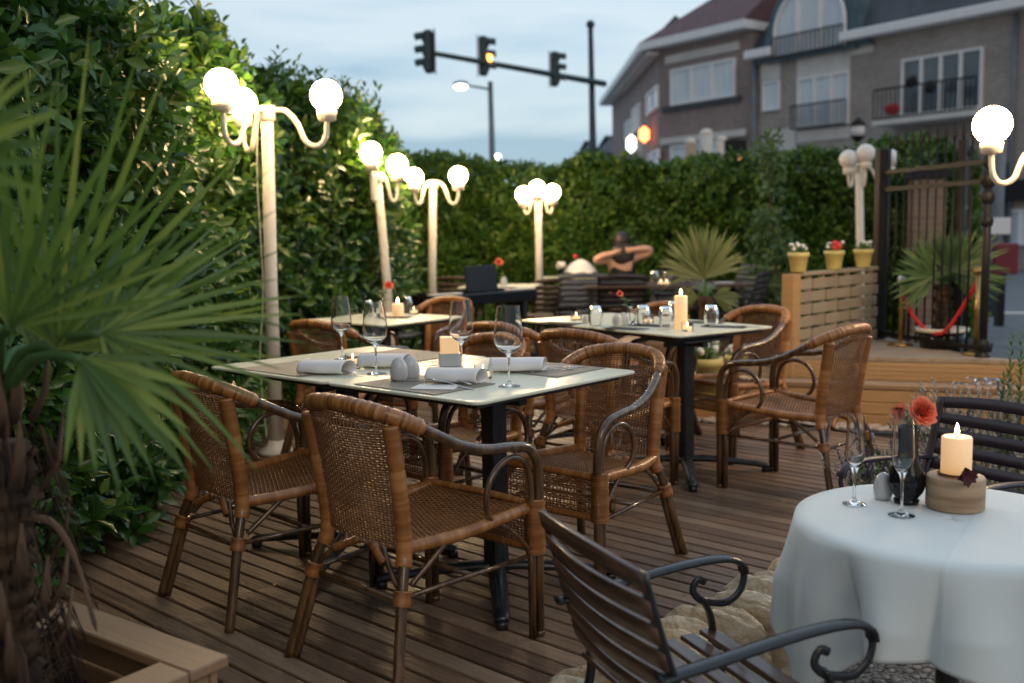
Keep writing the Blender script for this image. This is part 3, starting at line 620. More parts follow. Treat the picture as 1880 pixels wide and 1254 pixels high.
# far roofs
def far_house(px0,px1,py,Y,label):
    a=at(px0,py,Y); b=at(px1,py,Y); t=thing('distant_house',label,'house',((a.x+b.x)/2,Y,-.02)); w_=b.x-a.x; H=a.z
    k=MB(); k.box((0,3,H*.42),(w_,6,H*.84)); k.build('wall',M['distant'],t)
    k=MB(); k.add([(-w_/2-.3,-.3,H*.84),(w_/2+.3,-.3,H*.84),(w_/2-1,3,H+.2),(-w_/2+1,3,H+.2),(-w_/2-.3,6.3,H*.84),(w_/2+.3,6.3,H*.84)],[(0,1,2,3),(3,2,5,4),(0,3,4),(1,5,2)],0,False); k.build('roof',M['slate'],t)
    window(t,(-w_*.3,H*.5,-w_*.1,H*.7),1,'pane'); window(t,(w_*.1,H*.5,w_*.3,H*.7),1,'pane')
far_house(1066,1104,256,75,'low dark far house left of the signal mast foot')
far_house(1104,1146,246,68,'dark far house just left of the corner house')
a=at(1262,40,52); t=thing('rooftop_dormer','dark dormer house end showing above the corner house eaves','house',(a.x-.5,a.y+2,-.02)); k=MB(); k.box((0,0,(a.z-.8)/2),(2.2,3,a.z-.8)); k.build('wall',M['distant'],t); k=MB(); k.add([(-1.3,-1.6,a.z-.8),(1.3,-1.6,a.z-.8),(1.3,1.6,a.z-.8),(-1.3,1.6,a.z-.8),(0,-1.4,a.z+.5),(0,1.4,a.z+.5)],[(0,1,4),(1,2,5,4),(2,3,5),(3,0,4,5)],0,False); k.build('roof',M['slate'],t)
# ---- traffic signals and street lamps
def signals():
    Y0,Y1=22.0,27.5
    A=at(790,97,Y0); B=at(1100,152,Y1); B2=at(1110,154,Y1+.2)
    pole=thing('signal_mast','tall dark mast with a long arm carrying traffic signals','mast',(at(1092,300,Y1).x,Y1,-.02))
    o=pole.location; k=MB(); t_=at(1084,45,Y1); k.tube([(0,0,0),(t_.x-o.x,0,t_.z-o.z)],[.13,.07],10); k.ball((t_.x-o.x,0,t_.z-o.z),.12,8); k.build('pole',M['signal'],pole)
    k=MB(); k.tube([A-o,B-o,B2-o],[.055,.085,.085],8); k.build('arm',M['signal'],pole)
    for i,(px,py,hp,sd) in enumerate(((787,95,74,-1),(887,103,68,1),(1018,127,60,1))):
        f=(px-790)/310; Y=Y0+(Y1-Y0)*f*.95; c=at(px,py,Y); H=hp/1828*Y
        lab=['traffic signal hung at the far left end of the arm','middle traffic signal on the arm with its amber lamp lit','traffic signal nearest the mast, with no lamp lit'][i]
        t=thing('traffic_signal',lab,'traffic light',c,0,'traffic signals hung on the mast arm')
        k=MB(); k.box((0,0,0),(.20,.30,H),bev=.04); k.box((-.02*sd-sd*.11,0,0),(.015,.42,H*1.04),bev=.004); k.build('housing',M['signal'],t)
        for j in (-1,0,1):
            z=j*H*.31
            v=MB(); 
            for q in range(9):
                pass
            v.grid(lambda u_,v_:(sd*(.10+.20*v_),.13*math.cos(PI*u_),z+.02+.12*math.sin(PI*u_)-.03*v_),10,3); v.grid(lambda u_,v_:(sd*(.10+.20*v_),.14*math.cos(PI*u_),z+.02+.13*math.sin(PI*u_)-.03*v_),10,3); v.build('visor',M['signal'],t)
            l=MB(); l.ball((sd*.105,0,z),.105,10,(.35,1,1)); l.build('lens',M['amber'] if (i==1 and j==0) else M['gloss'],t)
            if i==1 and j==0:
                l=MB(); l.ball((sd*.15,-.02,z-.02),.125,10,(.5,1,1)); l.build('lit_lens',M['amber'],t)
    L=thing('street_lamp','grey street lamp post with one arm and a lit oval head','street lamp',(at(906,300,24).x,24,-.02)); o=L.location
    k=MB(); T_=at(900,150,24); k.tube([(0,0,0),(T_.x-o.x,0,T_.z-o.z)],[.11,.06],10); k.build('post',M['pipe'],L)
    h=at(846,157,24); k=MB(); k.tube([at(901,164,24)-o,h-o+Vector((.15,0,0))],.028,6); k.build('arm',M['pipe'],L)
    k=MB(); k.ball(h-o+Vector((0,0,.03)),.19,12,(1,.7,.45)); k.build('lamp_head',M['pipe'],L); k=MB(); k.ball(h-o+Vector((0,-.03,-.03)),.16,12,(1,.8,.5)); k.build('lens',M['coolglow'],L)
    h=at(913,290,40); t=thing('distant_street_lamp','far round white street light glowing above the hedge','street lamp',(h.x,h.y,-.02)); k=MB(); k.tube([(0,0,0),(0,0,h.z-.1)],.05,8); k.build('post',M['pipe'],t); k=MB(); k.ball((0,0,h.z),.17,12); k.build('lit_globe',M['coolglow'],t)
    h=at(1575,238,24); t=thing('lantern_post','dark lantern with a pale glass on a post behind the gate','lantern',(h.x,h.y,-.02)); k=MB(); k.tube([(0,0,0),(0,0,h.z-.2)],.05,8); k.build('post',M['iron'],t)
    k=MB(); k.ball((0,0,h.z),.16,12,(1,1,1.2)); k.build('glass',M['opal'],t); k=MB(); k.lathe([(.20,.12),(.10,.24),(.02,.32)],10,(0,0,h.z)); k.lathe([(.06,-.26),(.17,-.16),(.17,-.13)],10,(0,0,h.z)); k.build('cap',M['iron'],t)
signals()
# ================================================================== GARDEN STRUCTURES
OB=Vector((1.86,6.88,0)); BA=math.atan2(-.342,.94); Bx=Vector((.94,-.342,0)); Bn=Vector((.342,.94,0))
def bp(a,n,z=0): return OB+Bx*a+Bn*n+Vector((0,0,z))
def boards(mb, L, H, n, dep, x0=0,y=0,z0=0, gap=.004, cols=None, bev=.004):
    h=H/n
    for i in range(n): mb.box((x0+L/2,y,z0+h*(i+.5)),(L,dep,h-gap),bev=bev,a=.05+.9*((i*37)%11)/11)
# raised basin
t=thing('water_basin','raised pine basin with blue water and a pale rim beside the deck','basin',OB+Bx*-.62,BA)
k=MB(); boards(k,4.0,.255,3,.04); k.build('front_panel',M['pine'],t)
k=MB(); k.box((2.0,.055,.275),(4.04,.16,.035),bev=.005,a=.5); k.build('rim',M['planter'],t)
k=MB(); k.box((-.01,.30,.125),(.04,.52,.25)); k.build('end_panel',M['pine'],t)
k=MB(); k.box((2.0,.33,.23),(3.96,.40,.02)); k.build('water',M['water'],t)
k=MB()
for i in range(26): 
    x=1.95+random.uniform(-.28,.28); k.ball((x,.30+random.uniform(-.12,.12),.245+.07*math.exp(-((x-1.95)/.16)**2)*random.random()),random.uniform(.012,.035),7,(1.6,1,.6),wob=.2,seed=i)
k.build('splash',M['glass'],t)
# raised platform
t=thing('wooden_platform','raised timber platform with grooved pine front behind the basin','platform',(0,0,0))
c=[bp(-.1,.60),bp(1.75,.60),Vector((3.40,7.19,0)),Vector((3.22,8.6,0)),Vector((2.05,7.55,0))]
k=MB(); k.poly([(p.x,p.y) for p in c],.375,.40); k.build('top',M['plattop'],t)
k=MB()
for i in range(11):
    z=.03+i*.0325
    if z<.36: p=bp(.85,.585,z); k.box(p,(1.95,.02+.006*(i%2),.030),rz=BA,a=.2+.06*i)
k.build('riser',M['pine'],t)
k=MB(); k.add([tuple(bp(1.75,.60,z)) for z in(-.2,.37)]+[(3.4,7.19,z) for z in(.37,-.2)],[(0,1,2,3)],0,False); k.build('side_board',M['pine'],t)
# steps on the left
t=thing('garden_steps','low pine steps with horizontal boards left of the basin','steps',bp(-1.05,.35),BA)
k=MB(); boards(k,.62,.20,3,.03,-.31,-.32); k.box((0,-.02,.215),(.64,.62,.03),bev=.004,a=.5); k.build('lower_step',M['pine'],t)
k=MB(); boards(k,.66,.42,6,.03,-.33,.33); k.box((0,.63,.435),(.68,.62,.03),bev=.004,a=.5); k.build('upper_step',M['pine'],t)
# louvred screen with post
t=thing('slatted_screen','weathered slatted timber screen with a bright pine end post','screen',(2.10,7.46,.0),math.atan2(1.04,1.05)); SL=1.46
k=MB(); k.box((0,0,.50),(.105,.105,1.02),bev=.006,a=.4); k.build('post',M['pine'],t)
k=MB()
for i in range(6):
    z=.45+i*.095
    for j in range(7):
        x=.07+j*SL/7
        k.box((x+SL/14,-.012 if (i+j)%2 else -.02,z),(SL/7-.006,.02,.078),bev=.003,a=.1+.8*((i*7+j*5)%9)/9)
k.build('slats',M['pinegrey'],t)
k=MB()
for j in range(1,7): k.box((.07+j*SL/7,.012,.70),(.04,.03,.60),a=.4)
k.box((.07+SL/2,0,1.005),(SL,.06,.03),bev=.004,a=.6); k.build('frame_rails',M['pinegrey'],t)
def flower_pot(P,label,kind,s=1.0):
    t=thing('flower_pot',label,'flower pot',P,random.random()*6,'yellow flower pots'); 
    k=MB(); k.lathe([(0,0),(.050,0),(.056,.01),(.072,.115),(.080,.118),(.080,.150),(.072,.150),(.066,.12),(.0,.12)],20); k.v=[(x*s,y*s,z*s) for x,y,z in k.v]; k.build('pot',M['yellow'],t)
    k=MB(); 
    for i in range(26):
        an=i*2.4; r=.06*math.sqrt(i/26); k.tube([(r*.4*math.cos(an)*s,r*.4*math.sin(an)*s,.12*s),(r*1.4*math.cos(an)*s,r*1.4*math.sin(an)*s,(.18+.03*math.sin(i))*s)],[.003*s,.012*s],5,flat=(1,.3))
    k.build('leaves',M['green'],t)
    k=MB(); 
    for i in range(9):
        an=i*2.4; r=.065*math.sqrt((i+1)/9); k.ball((r*math.cos(an)*s,r*math.sin(an)*s,(.195+.02*math.sin(i*3))*s),.016*s,8,wob=.12,seed=i)
    k.build('blooms',M['whiteflower'],t)
    if kind=='red':
        k=MB()
        for i in range(6): k.ball(((-.06+.02*math.cos(i*2))*s,.02*math.sin(i*2)*s,(.19+.02*math.sin(i*5))*s),.021*s,8,wob=.15,seed=i)
        k.build('red_blooms',M['redflower'],t)
sdir=Vector((math.cos(math.atan2(1.04,1.05)),math.sin(math.atan2(1.04,1.05)),0)); S0=Vector((2.10,7.46,1.02))
for s_,lab,kd in ((.10,'yellow pot of white flowers on the screen nearest the pine post','w'),(.66,'yellow pot with red and white flowers in the middle of the screen','red'),(1.16,'yellow pot of white flowers in front of the unlit lamp post','w')): flower_pot(S0+sdir*s_,lab,kd,1.0)
p=at(1291,690,6.75); flower_pot(Vector((p.x,6.75,.23)),'yellow pot of white flowers standing on the low steps','w',1.7)
p=on(1398,640,.47); flower_pot(bp(-.35,.45,.25),'small pot of white flowers in front of the slatted screen','w',1.1)
# rock beside steps
k=MB(); k.ball((0,0,.0),.28,18,(1,.8,.9),wob=.06,seed=4); tag(k.build('boulder',M['stone'],loc=bp(-.22,.28,.12)),'rounded tan boulder between the steps and the basin','rock')
# gate
GA=Vector((3.13,8.46,0)); GB=Vector((3.405,7.15,0)); gd=(GB-GA).normalized(); GL=(GB-GA).length
t=thing('iron_gate','tall black wrought iron gate with spear tops behind the potted palm','gate',GA,math.atan2(gd.y,gd.x))
k=MB(); k.box((0,0,1.0),(.09,.09,2.0),bev=.01); k.build('post',M['iron'],t)
k=MB(); k.tube([(GL,0,.0),(GL,0,2.1)],.028,8)
for z,r in ((.38,.06),(.48,.05),(1.38,.045),(1.55,.05),(1.68,.06),(1.80,.045),(2.1,.05)): k.ball((GL,0,z),r,10,(1,1,1.3))
k.build('ornate_post',M['iron'],t)
for z in (.46,1.66,1.80): k=MB(); k.box((GL/2,0,z),(GL-.05,.03,.035)); k.build('rail',M['iron'],t)
for i in range(11):
    x=.12+i*(GL-.2)/11; k=MB(); k.tube([(x,0,.42),(x,0,2.0)],.0085,6); k.tube([(x,0,1.98),(x,0,2.03),(x,0,2.12)],[.0085,.017,.002],6); k.build('bar',M['iron'],t)
t=thing('gate_leaf','second iron gate leaf standing open against the brick piers','gate',(3.62,8.05,0),R_(62))
k=MB()
for z in (.3,1.5,1.7): k.box((.35,0,z),(.7,.03,.04))
for x in (0,.7): k.box((x,0,1.0),(.06,.06,2.05))
k.build('frame',M['iron'],t)
for i in range(9):
    x=.08+i*.068; k=MB(); k.tube([(x,0,.2),(x,0,1.95)],.011,6); k.tube([(x,0,1.93),(x,0,1.98),(x,0,2.06)],[.011,.022,.002],6); k.build('bar',M['iron'],t)
# brick piers behind the gate
p=at(1700,420,11.5)
t=thing('brick_pillar','warm brick pillar standing behind the iron gate','pillar',(p.x,11.5,-.02),R_(-10)); k=MB(); k.box((0,0,.95),(.34,.34,1.9)); k.build('shaft',M['brickwarm'],t); k=MB(); k.box((0,0,1.95),(.42,.42,.10),bev=.01); k.build('cap',M['blackcloth'],t)
# rope barrier
def stanchion(px,pyt,Y,label):
    a=at(px,pyt,Y); t=thing('rope_stanchion',label,'stanchion',(a.x,Y,.40),0,'brass rope stanchions'); H=a.z-.40
    k=MB(); k.tube([(0,0,.0),(0,0,H)],.017,10); k.lathe([(0,0),(.10,0),(.10,.015),(.03,.03),(.017,.04)],16); k.tube([(0,0,H*.55),(0,0,H*.58)],.024,10); k.build('pole',M['brass'],t); k=MB(); k.ball((0,0,H+.01),.035,12); k.build('knob',M['opal'] if px<1700 else M['brass'],t)
    return a
a=stanchion(1656,515,7.95,'brass post with a white ball top left of the potted palm'); b=stanchion(1796,500,7.28,'brass post at the right end of the red rope')
A=Vector((a.x,7.95,a.z-.12)); B=Vector((b.x,7.28,b.z-.06)); C=(A+B)/2; C.z=.53; t=tag(MB().tube(sm([A,A.lerp(C,.5)-Vector((0,0,.07)),C+Vector((0,-.05,0)),B.lerp(C,.5)-Vector((0,0,.07)),B],8),.016,8).build('barrier_rope',M['red']),'drooping red velvet rope strung between the two brass posts','rope')
# ---- fan palms
def leaflet(mb,h,d,up,L,Wd,droop,fold=.28,a=.5,n=7):
    d=Vector(d).normalized(); s=d.cross(Vector(up)); s=s.normalized() if s.length>1e-4 else d.orthogonal().normalized(); u=s.cross(d).normalized(); vs=[];
    for i in range(n+1):
        t=i/n; w_=Wd*(.30+.70*min(1,t*2.6))*(1-max(0,t-.45)/.55)**.8 if t<1 else 0
        p=Vector(h)+d*L*t+Vector((0,0,-1))*droop*L*t**2.6
        vs+=[p-s*w_/2+u*w_*fold,p,p+s*w_/2+u*w_*fold]
    F=[]
    for i in range(n):
        b=i*3; F+=[(b,b+1,b+4,b+3),(b+1,b+2,b+5,b+4)]
    mb.add(vs,F,a,True)
def fan(par,hub,d,up,L,n=30,spread=R_(150),W_=.030,m='palm',base=None,seed=0,droop=.12,name='frond',split=.0):
    """a fan: leaflets spread in the plane of d and side; up = blade normal"""
    rr=random.Random(seed); d=Vector(d).normalized(); up=Vector(up); s=d.cross(up).normalized(); nrm=s.cross(d); hub=Vector(hub); mb=MB()
    for i in range(n):
        f=i/(n-1)-.5; an=f*spread+rr.uniform(-.02,.02); dd=d*math.cos(an)+s*math.sin(an)+nrm*(.10*math.cos(an*2)+rr.uniform(-.05,.05))
        ll=L*(1-.30*abs(f*2)**1.8)*rr.uniform(.9,1.06); leaflet(mb,hub+nrm*rr.uniform(-.004,.004),dd,nrm,ll,W_*rr.uniform(.8,1.2),droop*rr.uniform(.2,2.0)+ (.25 if rr.random()<.12 else 0),a=rr.random())
    o=mb.build(name,M[m],par)
    if base is not None:
        k=MB(); B_=Vector(base); mid=(B_+hub)/2+Vector((0,0,.06)); k.tube(sm([B_,mid,hub],6),[.013]*7+[.009]*6,6); k.build('stalk',M['green'],o)
    return o
# big foreground palm
px0=Vector((-1.12,2.12,0))
tr=thing('foreground_palm','large blurred fan palm growing from the wooden planter','palm',(px0.x,px0.y,0))
def L_(v): return Vector(v)-px0
k=MB(); pts=[];rs=[]
for i in range(60): z=.12+i*.0135; pts.append((.012*math.sin(z*9),.01*math.cos(z*7),z)); rs.append(.080+.012*math.sin(i*1.9)+(.012 if i%5==0 else 0)-.02*i/60)
k.tube(pts,rs,22,flat=(1,.9)); k.build('trunk',M['trunk'],tr)
k=MB(); rr=random.Random(5)
for i in range(420):
    z=rr.uniform(.2,.95); an=rr.uniform(0,6.28); r=.085; p=Vector((r*math.cos(an),r*math.sin(an),z)); o_=Vector((math.cos(an),math.sin(an),0)); l=rr.uniform(.05,.22)
    q=p+o_*l*.45+Vector((0,0,rr.uniform(-.5,.5)*l)); k.tube([p,p.lerp(q,.5)+Vector((0,0,.03)),q+Vector((0,0,-l*.5))],[.003,.002,.0008],4)
k.build('fibres',M['trunk'],tr)
k=MB()
for i in range(26):
    z=rr.uniform(.35,.98); an=rr.uniform(-2.6,.8); p=Vector((.09*math.cos(an),.09*math.sin(an),z)); o_=Vector((math.cos(an),math.sin(an),0)); k.tube([p,p+o_*.035+Vector((0,0,.06)),p+o_*.05+Vector((0,0,.15))],[.018,.014,.003],6,flat=(1,.4))
for q in ((( .06,-.03,.76),(.13,-.04,.75),(.17,-.03,.66),(.20,-.02,.50)),):
    k.tube(sm(q,6),[.014]*6+[.011]*6+[.008]*6+[.002],6,flat=(1,.5))
k.build('old_stalks',M['bark'],tr)
top=(0,0,.98)
def fpx(hx,hy,hY,tx,ty,tY,upv,n,sp,W_,m,seed,droop=.12,base=top):
    h=L_(at(hx,hy,hY)); q=L_(at(tx,ty,tY)); return fan(tr,h,q-h,upv,(q-h).length,n,R_(sp),W_,m,base,seed,droop)
fpx(105,640,1.92,300,105,1.98,(.05,-1,.1),22,145,.015,'palm',1,.01)
fpx(185,612,1.86,560,600,2.0,(-.05,-.9,.45),20,160,.015,'palm',2,.07)
fpx(20,600,1.85,190,150,1.85,(.2,-1,.2),13,110,.015,'palm',3,.01)
fpx(-120,300,1.45,150,200,1.42,(.1,-1,.3),9,80,.022,'palm',4,.02,None)
fpx(60,640,2.25,190,330,2.35,(-.2,-1,.3),12,120,.013,'palmblue',6,.02)
fpx(170,640,2.05,440,420,2.35,(.0,-1,.6),12,110,.013,'palmblue',7,.03)
fpx(150,660,1.8,330,840,1.75,(.1,-.8,.6),13,95,.024,'palm',8,.10)
t=thing('wooden_planter','square pine planter box with a wide flat rim at the palm foot','planter',(-1.15,2.21,0),math.atan2(-.38,.535))
k=MB(); hw=.33
for (cx,cy_,lx,ly) in ((0,hw-.055,2*hw,.11),(0,-hw+.055,2*hw,.11)): k.box((cx,cy_,.345),(lx,ly,.028),bev=.004,a=.4)
for sx in (-1,1): k.box((sx*(hw-.055),0,.345),(.11,2*hw-.226,.028),bev=.004,a=.7)
k.build('rim',M['planter'],t)
k=MB()
for i in range(3):
    z=.055+i*.11-.03+.03
    for sy in (-1,1): k.box((0,sy*(hw-.03),z),(2*hw-.04,.022,.100),bev=.003,a=.3+.2*i)
    for sx in (-1,1): k.box((sx*(hw-.03),0,z),(.022,2*hw-.09,.100),bev=.003,a=.6-.1*i)
k.build('side_boards',M['planter'],t)
k=MB(); k.grid(lambda i,j:((i-.5)*.58,(j-.5)*.58,.17+.02*math.sin(i*13+j*5)*math.sin(j*11)),16,16); k.build('soil',M['soil'],t)
# middle palm
def small_palm(name,label,P,z0,zt_,L,fans,m,pot=None):
    t=thing(name,label,'palm',P); k=MB(); n=24; k.tube([(.006*math.sin(i),0,z0+(zt_-z0)*i/n) for i in range(n+1)],[.052+.007*(i%3) for i in range(n+1)],12); k.build('trunk',M['trunk'],t)
    for i,(dx,dy,dz,l,sp,nn) in enumerate(fans):
        d=Vector((dx,dy,dz)).normalized(); hub=Vector((0,0,zt_))+d*L*.28*l; up=Vector((0,-1,.25)) if abs(dy)<.8 else Vector((0,0,1)); fan(t,hub,d,up,L*l*1.0,nn,R_(sp),.036*L/.45,m,(0,0,zt_-.03),i+50,.10)
    return t
P=at(1296,560,8.3)
small_palm('fan_palm','pale fan palm with one big upright frond behind the second table',(P.x,8.3,0),.0,.80,.49,[(-.12,-.1,1,1.10,150,44),(.8,.35,-.1,.55,80,12),(-.8,.4,-.1,.5,80,12),(.1,.9,.3,.6,90,14)],'palmpale')
P=at(1728,640,7.75); PP=(P.x,7.75,.40)
t=small_palm('gate_palm','dark green fan palm in the white rimmed pot before the gate',PP,.10,.50,.43,[(-.8,-.1,.6,.9,140,22),(.8,-.1,.65,1.05,150,26),(-.3,.1,1,.9,140,22),(.35,-.2,.9,.9,140,22),(1,0,.1,.85,110,16),(-1,0,.1,.8,110,16),(0,-.9,.3,.6,120,16)],'palmblue')
t=thing('palm_pot','round dark pot with a wide white rim on the platform','pot',PP)
k=MB(); k.lathe([(0,0),(.155,0),(.175,.13),(.16,.13),(.0,.11)],28); k.build('body',M['gloss'],t); k=MB(); k.lathe([(.15,.13),(.195,.13),(.198,.158),(.15,.158),(.15,.13)],28); k.build('rim',M['cream'],t)
# red street cabinet and pale post beyond the gate
a=at(1838,475,13.5); t=thing('red_cabinet','dark red street cabinet beyond the gate','cabinet',(a.x,13.5,-.02)); k=MB(); k.box((0,0,a.z+.02),(.34,.3,.42),bev=.02); k.build('box',M['redbox'],t); k=MB(); k.box((0,0,(a.z-.2)/2),(.10,.10,a.z-.2)); k.build('leg',M['iron'],t)
a=at(1832,300,15.0); t=thing('street_pole','thick blue grey pole at the roadside behind the gate','pole',(a.x,15,-.02)); k=MB(); k.tube([(0,0,0),(0,0,3.0)],.10,12); k.build('shaft',M['pipe'],t); k=MB(); k.box((0,-.02,1.35),(.34,.2,.25),bev=.01); k.build('junction_box',M['whiteframe'],t)
# ---- stone retaining wall at the deck end
def stone_wall():
    t=thing('stone_wall','dry stone wall of tan upright coping stones along the deck end','stone wall',(0,0,0)); k=MB(); rr=random.Random(11); v=1.25; ang=math.atan2(V.y,V.x)
    i=0
    while v<3.95:
        w_=rr.uniform(.070,.105); c=uv(1.80-.0-.14+rr.uniform(-.02,.02),v+w_/2,-.050+rr.uniform(-.026,.02)); Mx=Matrix.Rotation(ang+rr.uniform(-.07,.07),4,'Z')@Matrix.Rotation(rr.uniform(-.10,.10),4,'X')@Matrix.Rotation(rr.uniform(-.10,.10),4,'Y')
        n=34; vs=[];m_=24
        sx,sy,sz=w_*.44,.185*rr.uniform(.85,1.1),.135*rr.uniform(.85,1.12); ph=rr.uniform(0,9)
        for a_ in range(m_+1):
            th=PI*a_/m_
            for b_ in range(n):
                an=2*PI*b_/n; d=Vector((math.sin(th)*math.cos(an),math.sin(th)*math.sin(an),math.cos(th))); p=2.5
                q=(abs(d.x)**p+abs(d.y)**p+abs(d.z)**p)**(-1/p); q*=1+.11*noise.noise(d*2.2+Vector((ph,0,0)))+.09*noise.noise(d*3.5+Vector((0,ph,0)))+.035*noise.noise(d*9+Vector((0,0,ph)))
                vs.append(Mx@Vector((d.x*sx*q,d.y*sy*q,d.z*sz*q))+c)
        k.add(vs,[(a_*n+b_,(a_+1)*n+b_,(a_+1)*n+(b_+1)%n,a_*n+(b_+1)%n) for a_ in range(m_) for b_ in range(n)],rr.uniform(.02,1),True); v+=w_*1.0; i+=1
    k.build('coping_stones',M['stone'],t)
    k=MB(); v=1.25
    while v<3.95:
        w_=rr.uniform(.14,.26); Mx=Matrix.Translation(uv(1.80-.13,v+w_/2,-.215))@Matrix.Rotation(ang+rr.uniform(-.03,.03),4,'Z'); k.box((0,0,0),(w_*.97,.22+rr.uniform(-.02,.03),.105),M=Mx,bev=.018,a=rr.uniform(.02,1)); v+=w_
    k.build('lower_course',M['stone'],t); return t
UVs=uv
stone_wall()
def in_gravel(x,y): 
    u=x*U.x+y*U.y; return u<1.62
g_=MB(); P_=[uv(1.66,.4),uv(1.66,3.9),Vector((2.1,4.5,0)),Vector((4.4,5.0,0)),Vector((4.4,.4,0))]
g_.poly([(p.x,p.y) for p in P_][::-1],-.255,-.232); struct(g_,'gravel_bed',M['gravel'])
k=MB(); rr=random.Random(21); n=0
while n<2600:
    x=rr.uniform(.3,2.2); y=rr.uniform(1.7,4.2)
    if in_gravel(x,y): k.ball((x,y,-.228),rr.uniform(.006,.015),6,(1.3,1,.6),a=rr.random()+.01,wob=.1,seed=n); n+=1
tag(k.build('loose_gravel',M['pebble']),kind='stuff')
k=MB()
for i in range(420):
    a_=rr.uniform(-.75,3.0); p=bp(a_,-.09+rr.uniform(-.07,.05),.012); k.ball(p,rr.uniform(.015,.03),7,(1.3,1,.7),a=rr.random()*.5+.5,wob=.08,seed=i)
tag(k.build('pebble_edging',M['pebble']),kind='stuff')
# planting soil bed behind the round table
k=MB(); k.poly([(1.55,4.35),(2.3,4.2),(4.2,4.6),(4.2,6.2),(2.4,6.55),(1.95,5.6)],-.25,-.02); tag(k.build('planting_bed',M['soil']),kind='structure')
def lavender(x,y,z,H,n,label,seed,pale=.5,name='lavender_plant',cat='lavender plant'):
    rr=random.Random(seed); t=thing(name,label,cat,(x,y,z),0,'flowering plants between the deck and the round table'); s=MB(); fl=MB(); pf=MB()
    for i in range(n):
        an=rr.uniform(0,6.28); r=rr.uniform(0,.10); l=H*rr.uniform(.65,1.05); ox,oy=math.cos(an),math.sin(an); q=[(ox*r*.5,oy*r*.5,0),(ox*(r+.03),oy*(r+.03),l*.5),(ox*(r+.09)*1.3,oy*(r+.09)*1.3,l)]
        P3=sm(q,4); s.tube(P3,.0018,4,a=rr.random())
        for j in range(7):
            f=rr.uniform(.05,.75); p=P3[int(f*8)]; an2=rr.uniform(0,6.28); d=Vector((math.cos(an2),math.sin(an2),1.1)); leaflet(s,p,d,(0,0,1),rr.uniform(.03,.06),.006,.0,n=3,a=rr.random())
        tgt=pf if rr.random()<.45+.55*pale else fl
        for j in range(7): p=Vector(q[2])-Vector((ox,oy,2.2))*.012*j*.45; tgt.ball(p+Vector((rr.uniform(-.006,.006),rr.uniform(-.006,.006),0)),random.uniform(.004,.0075) if tgt is pf else .006,5,(1,1,1.2))
    s.build('stems',M['lavleaf'],t)
    if fl.v: fl.build('blooms',M['lav'],t)
    if pf.v: pf.build('pale_blooms',M['paleflower'],t)
    return t
LV=[(1600,905,4.5,.42,60,.1,'low purple lavender at the left end of the planting bed'),(1655,880,4.75,.46,60,.5,'leafy lavender just behind the coral rose'),(1720,880,4.9,.60,60,.7,'lavender with mixed purple and pale spikes left of centre in the bed'),(1775,880,5.0,.68,55,.85,'tall airy pale spikes behind the plum slatted chair back'),(1830,880,4.9,.66,60,.8,'pale flowering clump right of the splash'),(1875,880,4.8,.70,60,.6,'tall clump at the right edge of the photo'),(1750,860,5.4,.62,50,1.0,'airy pale flowering stems rising before the basin rim'),(1690,900,4.45,.40,60,.4,'bushy lavender behind the black vase'),(1800,900,4.5,.42,60,.5,'dense lavender seen through the plum chair slats')]
for i,(x_,y_,Y_,H_,n_,pl_,lb) in enumerate(LV):
    a=at(x_,y_,Y_); lavender(a.x,Y_,-.03,H_*.84,int(n_*.62),lb,i,pl_)
b=at(1630,830,4.6); bush('leafy_plant','small bright green leafy plant beside the lavender near the flutes','plant',(b.x,4.6,.10),.13,60,M['leaf'],.05,(1,1,1.2))
b=at(1858,700,4.9); t=thing('rosemary_sprig','upright dark green rosemary-like sprig at the right edge','plant',(b.x,4.9,-.03)); k=MB()
for q in range(5):
    H_=.72+.12*math.sin(q*2); ox=.04*math.cos(q*1.3); oy=.04*math.sin(q*1.3)
    for i in range(80):
        z=H_*i/80; an=i*2.4; leaflet(k,(ox,oy,z),(math.cos(an),math.sin(an),1.0),(0,0,1),.045,.010,0,n=3,a=.3+.5*random.random())
k.build('leaves',M['leaf'],t)
